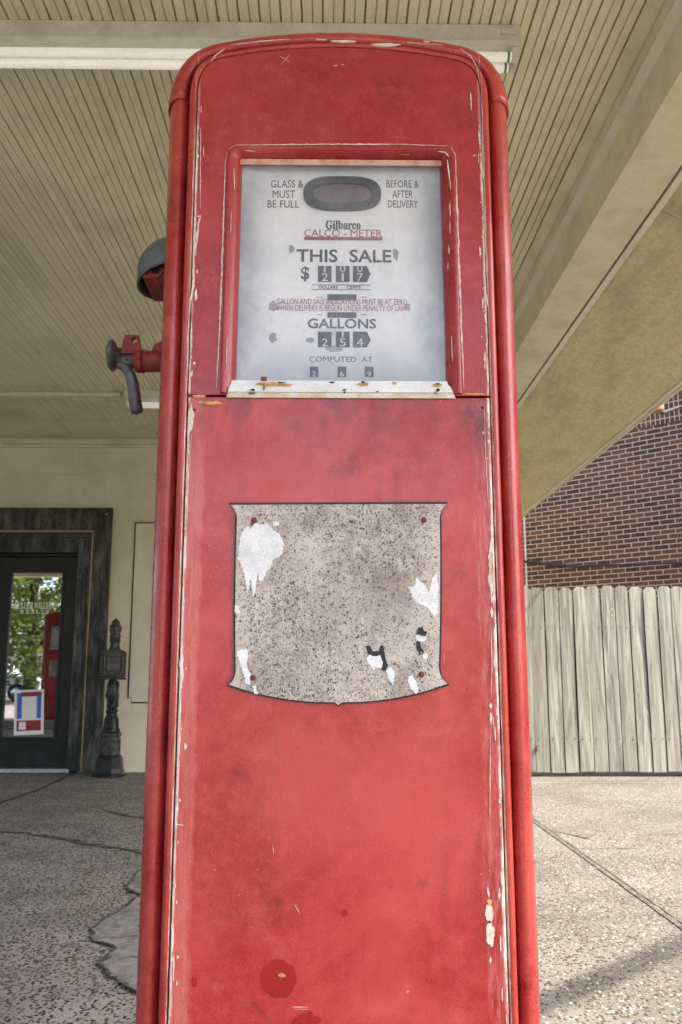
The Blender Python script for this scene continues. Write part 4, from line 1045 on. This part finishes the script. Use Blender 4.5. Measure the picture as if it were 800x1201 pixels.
zb, zt = z_(794), z_(768)
rotb = Matrix.Translation((-.02, -.03, 0)) @ Matrix.Rotation(R(20), 4, 'Z')
lp = [(-.115, zb), (.115, zb), (.115, zt)]+[(.115*math.cos(math.pi*j/12), zt+.042*math.sin(math.pi*j/12)) for j in range(1, 12)]+[(-.115, zt)]
m = MB(); m.prism([lp], -.16, .16, bev=.006, M=rotb); m.box((-.128, -.175, zb-.024), (.128, .175, zb-.002), bev=.006, M=rotb)
lp2 = [(x*1.08, zb+.002+(z-zb)*1.035) for x, z in lp]; m.prism([lp2], -.172, -.1605, bev=.004, M=rotb)
box = m.build('mail_box', M['iron_black'], mb)
m = MB()
for q0, q1 in (((-.095, zb+.03), (.095, zb+.048)), ((-.095, zt-.018), (.095, zt)), ((-.095, zb+.049), (-.078, zt-.019)), ((.078, zb+.049), (.095, zt-.019))):
    m.box((q0[0], -.186, q0[1]), (q1[0], -.1725, q1[1]), bev=.004, M=rotb)
m.box((-.062, -.182, zb+.064), (.062, -.1725, zt-.034), bev=.004, M=rotb)
m.build('mail_door', M['iron_worn'], box)
for nm, xx in (('badge', -.035), ('badge', .035)):
    m = MB(); m.box((xx-.016, -.181, zt+.006), (xx+.016, -.1725, zt+.022), bev=.003, M=rotb); m.build(nm, M['iron_worn'], box)
m = MB(); m.box((.1155, -.11, zb+.04), (.1235, .11, zt-.014), bev=.004, M=rotb); m.tube([rotb @ Vector((.127, -.07+.028*j, zb+.06+.03*((j*7) % 3))) for j in range(6)], .012, 6); m.build('side_crest', M['iron_worn'], box)

# ---------------------------------------------------------------- fence
FY = 8.95
fence = thing('picket_fence', 'pale weathered dog-eared wooden board fence at right of the pump', 'fence', (1.45, FY, 0), R(-1.2))
rnd = random.Random(5)
x = .0; i = 0; pitch = .1425
dog = lambda w, h: [(0, 0), (w, 0), (w, h-.035), (w-.03, h), (.03, h), (0, h-.035)]
ftop = at(700, 688, FY).z
x_start = at(627, 800, FY).x-1.45
x = x_start - pitch*4 - .012
while x < 6.2:
    wd = .1325+rnd.uniform(-.003, .004); h = ftop-.045+rnd.uniform(-.01, .008); z0 = .045+rnd.uniform(-.008, .008)
    m = MB(); nz = 14; sec = []
    tw0, tw1 = R(rnd.uniform(-4.5, 4.5)), R(rnd.uniform(-6, 6)); bow = rnd.uniform(-.007, .008); lean = rnd.uniform(-.006, .006)
    t = bmesh.new(); rows = []
    hs = [h*k/nz for k in range(nz)]+[h-.035, h-.0175, h]
    hs = sorted(set(round(v, 4) for v in hs if v <= h-.035))+[h-.0175, h]
    for z in hs:
        u = z/h; inset = max(0, (z-(h-.035))/.035)*.03
        xs = [inset, inset+(wd-2*inset)*.33, inset+(wd-2*inset)*.67, wd-inset]; row = []
        tw = tw0+(tw1-tw0)*u; cup = .002
        for sgn in (0, 1):
            for q_ in xs:
                yy = sgn*.016+cup*((q_-wd/2)/(wd/2))**2*(1 if sgn == 0 else 1)+bow*math.sin(math.pi*u)
                dx = q_-wd/2
                row.append(t.verts.new((x+wd/2+dx*math.cos(tw)+lean*u, yy+dx*math.sin(tw), z0+z)))
        rows.append(row)
    for A, B in zip(rows, rows[1:]):
        order = [0, 1, 2, 3, 7, 6, 5, 4]
        for k in range(8):
            a_, b_ = order[k], order[(k+1) % 8]; t.faces.new((A[a_], A[b_], B[b_], B[a_]))
    for rw in (rows[0], rows[-1]): t.faces.new([rw[k] for k in (0, 1, 2, 3, 7, 6, 5, 4)])
    m.merge(t)
    pk = m.build('picket', M['wood'], fence)
    m = MB()
    for zz in (.36, ftop-.41):
        for xx in (.028, wd-.028): m.box((x+xx-.003, -.0085+bow*.6, zz+rnd.uniform(-.012, .012)), (x+xx+.003, -.001+bow*.6, zz+.006), bev=.001)
    m.build('nail', M['rust'], pk)
    x += pitch; i += 1
m = MB()
for zz in (.33, ftop-.44): m.box((x_start-.6, .028, zz), (6.3, .066, zz+.085), bev=.003)
m.build('rail', M['wood'], fence)
m = MB(); m.box((x_start-.6, .0662, .05), (6.3, .0664+.012, ftop-.10)); m.build('gap_shade_sheet', M['gap_shade'], fence)  # sheet added behind the pickets, coloured dark to paint shade into the gaps
for xx in (x_start-.5, x_start+1.9, x_start+4.3):
    m = MB(); m.box((xx, .0800, 0), (xx+.09, .165, ftop-.1), bev=.004); m.build('post', M['wood'], fence)
m = MB(); q = at(630, 878, FY-.02); m.box((q.x-1.45-.012, -.016, q.z-.03), (q.x-1.45+.006, -.006, q.z+.03), bev=.002); m.build('hinge', M['rust'], fence)

# ---------------------------------------------------------------- brick building behind the fence
BP = Vector((3.38, 13.0, 0)); ang = math.atan2(-.69, .72)      # local +X runs along the wall toward the camera's right
bb = thing('brick_building', 'dark brown brick building rising behind the pale fence', 'building', BP, ang)
m = MB(); m.box((-9, 0, 0), (13.5, 8, 6.2)); m.build('wall', M['brick'], bb)
m = MB(); m.box((-.5, -.004, 4.40), (13.504, 0.10, 4.82)); m.build('soldier_course', M['brick_soldier'], bb)
m = MB(); m.box((-9.08, -.08, 6.2), (13.58, 8.08, 6.32), bev=.02); m.build('coping', M['kerb'], bb)
xj = -.52
m = MB(); m.box((xj-.014, -.003, 0), (xj+.014, .05, 6.19)); m.build('control_joint', m_paint('joint_sealant', (.50, .43, .41), (.42, .36, .34), 8, .9), bb)
# cables
def onbrick(x, y, off=.06):
    n = Vector((-.69, -.72, 0)).normalized(); d = at(x, y, 1.)-Vector((0, 0, EYE))
    return Vector((0, 0, EYE))+d*(((BP+n*off)-Vector((0, 0, EYE))).dot(n)/d.dot(n))
m = MB(); m.tube([onbrick(*p) for p in ((560, 653), (620, 659), (632, 660), (644, 661.5), (656, 663), (676, 664.5), (700, 663), (740, 662), (800, 660), (860, 657))], [.02, .02, .022, .03, .032, .02, .014, .013, .013, .013], 8)
tag(m.build('wall_cable', M['cable']), 'black cable sagging across the brick wall just above the fence', 'cable')
a = Vector((EX+.04, at(768, 482, 1).y*0+ (EX+.03)/((at(768, 482, 1.)).x), EZ-.0)); 
ins = at(768, 481, a.y)
m = MB(); m.tube([ins, at(778, 484, a.y+.6), onbrick(800, 476, .3), onbrick(860, 452, .2)], .016, 8)
tag(m.build('service_cable', M['cable']), 'grey service cable running from the eave to the brick wall', 'cable')
m = MB(); m.box((ins.x-.04, ins.y-.05, ins.z-.012), (ins.x+.05, ins.y+.05, ins.z+.03), bev=.012)
tag(m.build('cable_anchor', m_paint('orange_clay_insulator', (.45, .21, .10), (.34, .15, .07), 30, .7)), 'small orange cable anchor on the eave edge before the brick wall', 'cable anchor')

pole = thing('utility_pole', 'wooden utility pole standing in front of the station, behind the viewer', 'utility pole', (-6.6, -8.7, 0))
m = MB(); m.tube([(0, 0, 0), (0, 0, 4), (0, 0, 8.2)], [.15, .13, .10], 12); m.build('shaft', M['bark'], pole)
m = MB(); m.box((-.9, -.06, 7.4), (.9, .06, 7.55), bev=.01); m.build('crossarm', M['bark'], pole)
m = MB(); a, b = Vector((-6.5, -8.6, 6.6)), Vector((10.0, 6.62, 5.3)); m.tube([a.lerp(b, i/24)-Vector((0, 0, 1.3*4*(i/24)*(1-i/24)*.55)) for i in range(25)], .055, 10)
tag(m.build('overhead_cable', M['cable']), 'thick overhead cable bundle whose shadow crosses the sunlit concrete at lower right', 'cable')

# ---------------------------------------------------------------- across the street (seen in the door glass)
def tree(x, y, h, cr, seed, label):
    rnd = random.Random(seed)
    t = thing('street_tree', label, 'tree', (x, y, 0), 0, 'trees across the forecourt')
    m = MB(); m.tube([(0, 0, 0), (.05, 0, h*.2), (0, .05, h*.4), (.1, 0, h*.7)], [.26, .19, .15, .06], 10)
    limbs = []
    for k in range(7):
        a = k*2.4+rnd.random(); z0 = h*(.28+.06*k); e = Vector((math.cos(a)*cr*.7, math.sin(a)*cr*.7, z0+h*.16)); limbs.append(e)
        m.tube([(0, 0, z0), e*.5+Vector((0, 0, z0*.5+.1)), e], [.09, .06, .02], 7)
    m.build('trunk', M['bark'], t)
    vs, fs = [], []
    for c in range(300):
        u = Vector((rnd.gauss(0, 1), rnd.gauss(0, 1), rnd.gauss(0, 1))).normalized()*(rnd.random()**.4)
        cc = Vector((u.x*cr, u.y*cr, h*.52+u.z*h*.46)); r = rnd.uniform(.3, .7)
        for l in range(26):
            q = cc+Vector((rnd.gauss(0, .5), rnd.gauss(0, .5), rnd.gauss(0, .35)))*r
            a = Vector((rnd.gauss(0, 1), rnd.gauss(0, 1), rnd.gauss(0, .5))).normalized()*rnd.uniform(.09, .18); b = a.cross(Vector((rnd.gauss(0, 1), rnd.gauss(0, 1), 1))).normalized()*rnd.uniform(.05, .09)
            k = len(vs); vs += [q-a, q+b, q+a, q-b]; fs.append((k, k+1, k+2, k+3))
    m = MB(); m.faces(vs, fs); m.build('crown', M['leaf'], t, recalc=False)
tree(-10.6, -13.2, 8.2, 3.4, 3, 'leafy green tree reflected in the door glass')
tree(-17.5, -14.0, 9.5, 3.8, 8, 'tall tree behind the viewer at the far end of the forecourt edge')
tree(7.5, -13.6, 8.6, 3.4, 9, 'rounded tree behind the viewer on the brick building side')
car = thing('parked_car', 'white saloon parked behind the pumps, reflected in the door glass', 'car', (-12.9, -15.4, 0))
side = [(-2.2, .35), (2.2, .35), (2.25, .7), (2.1, .86), (1.2, .95), (.55, 1.38), (-.95, 1.40), (-1.6, .98), (-2.2, .92), (-2.28, .6)]
m = MB(); m.prism([side], -.85, .85, bev=.06); m.build('body', M['car_white'], car)
m = MB(); m.prism([[(1.0, .98), (.48, 1.32), (-.9, 1.34), (-1.42, 1.0)]], -.857, .857); m.build('window', M['car_glass'], car)
for sx in (-1.4, 1.4):
    for sy in (-.78, .78):
        m = MB(); m.lathe([(.2, -.1), (.32, -.1), (.33, -.06), (.33, .06), (.32, .1), (.2, .1)], 24, Matrix.Translation((sx, sy, .33)) @ Matrix.Rotation(R(90), 4, 'X')); wh = m.build('wheel', M['rubber'], car)
        m = MB(); m.lathe([(.05, -.104), (.19, -.112), (.2, -.09), (.2, .09), (.19, .112), (.05, .104)], 20, Matrix.Translation((sx, sy, .33)) @ Matrix.Rotation(R(90), 4, 'X')); m.build('rim', M['chrome'], wh)
for sy in (-.6, .6):
    m = MB(); m.box((2.2, sy-.16, .62), (2.275, sy+.16, .76), bev=.02); m.build('headlight', M['chrome'], car)
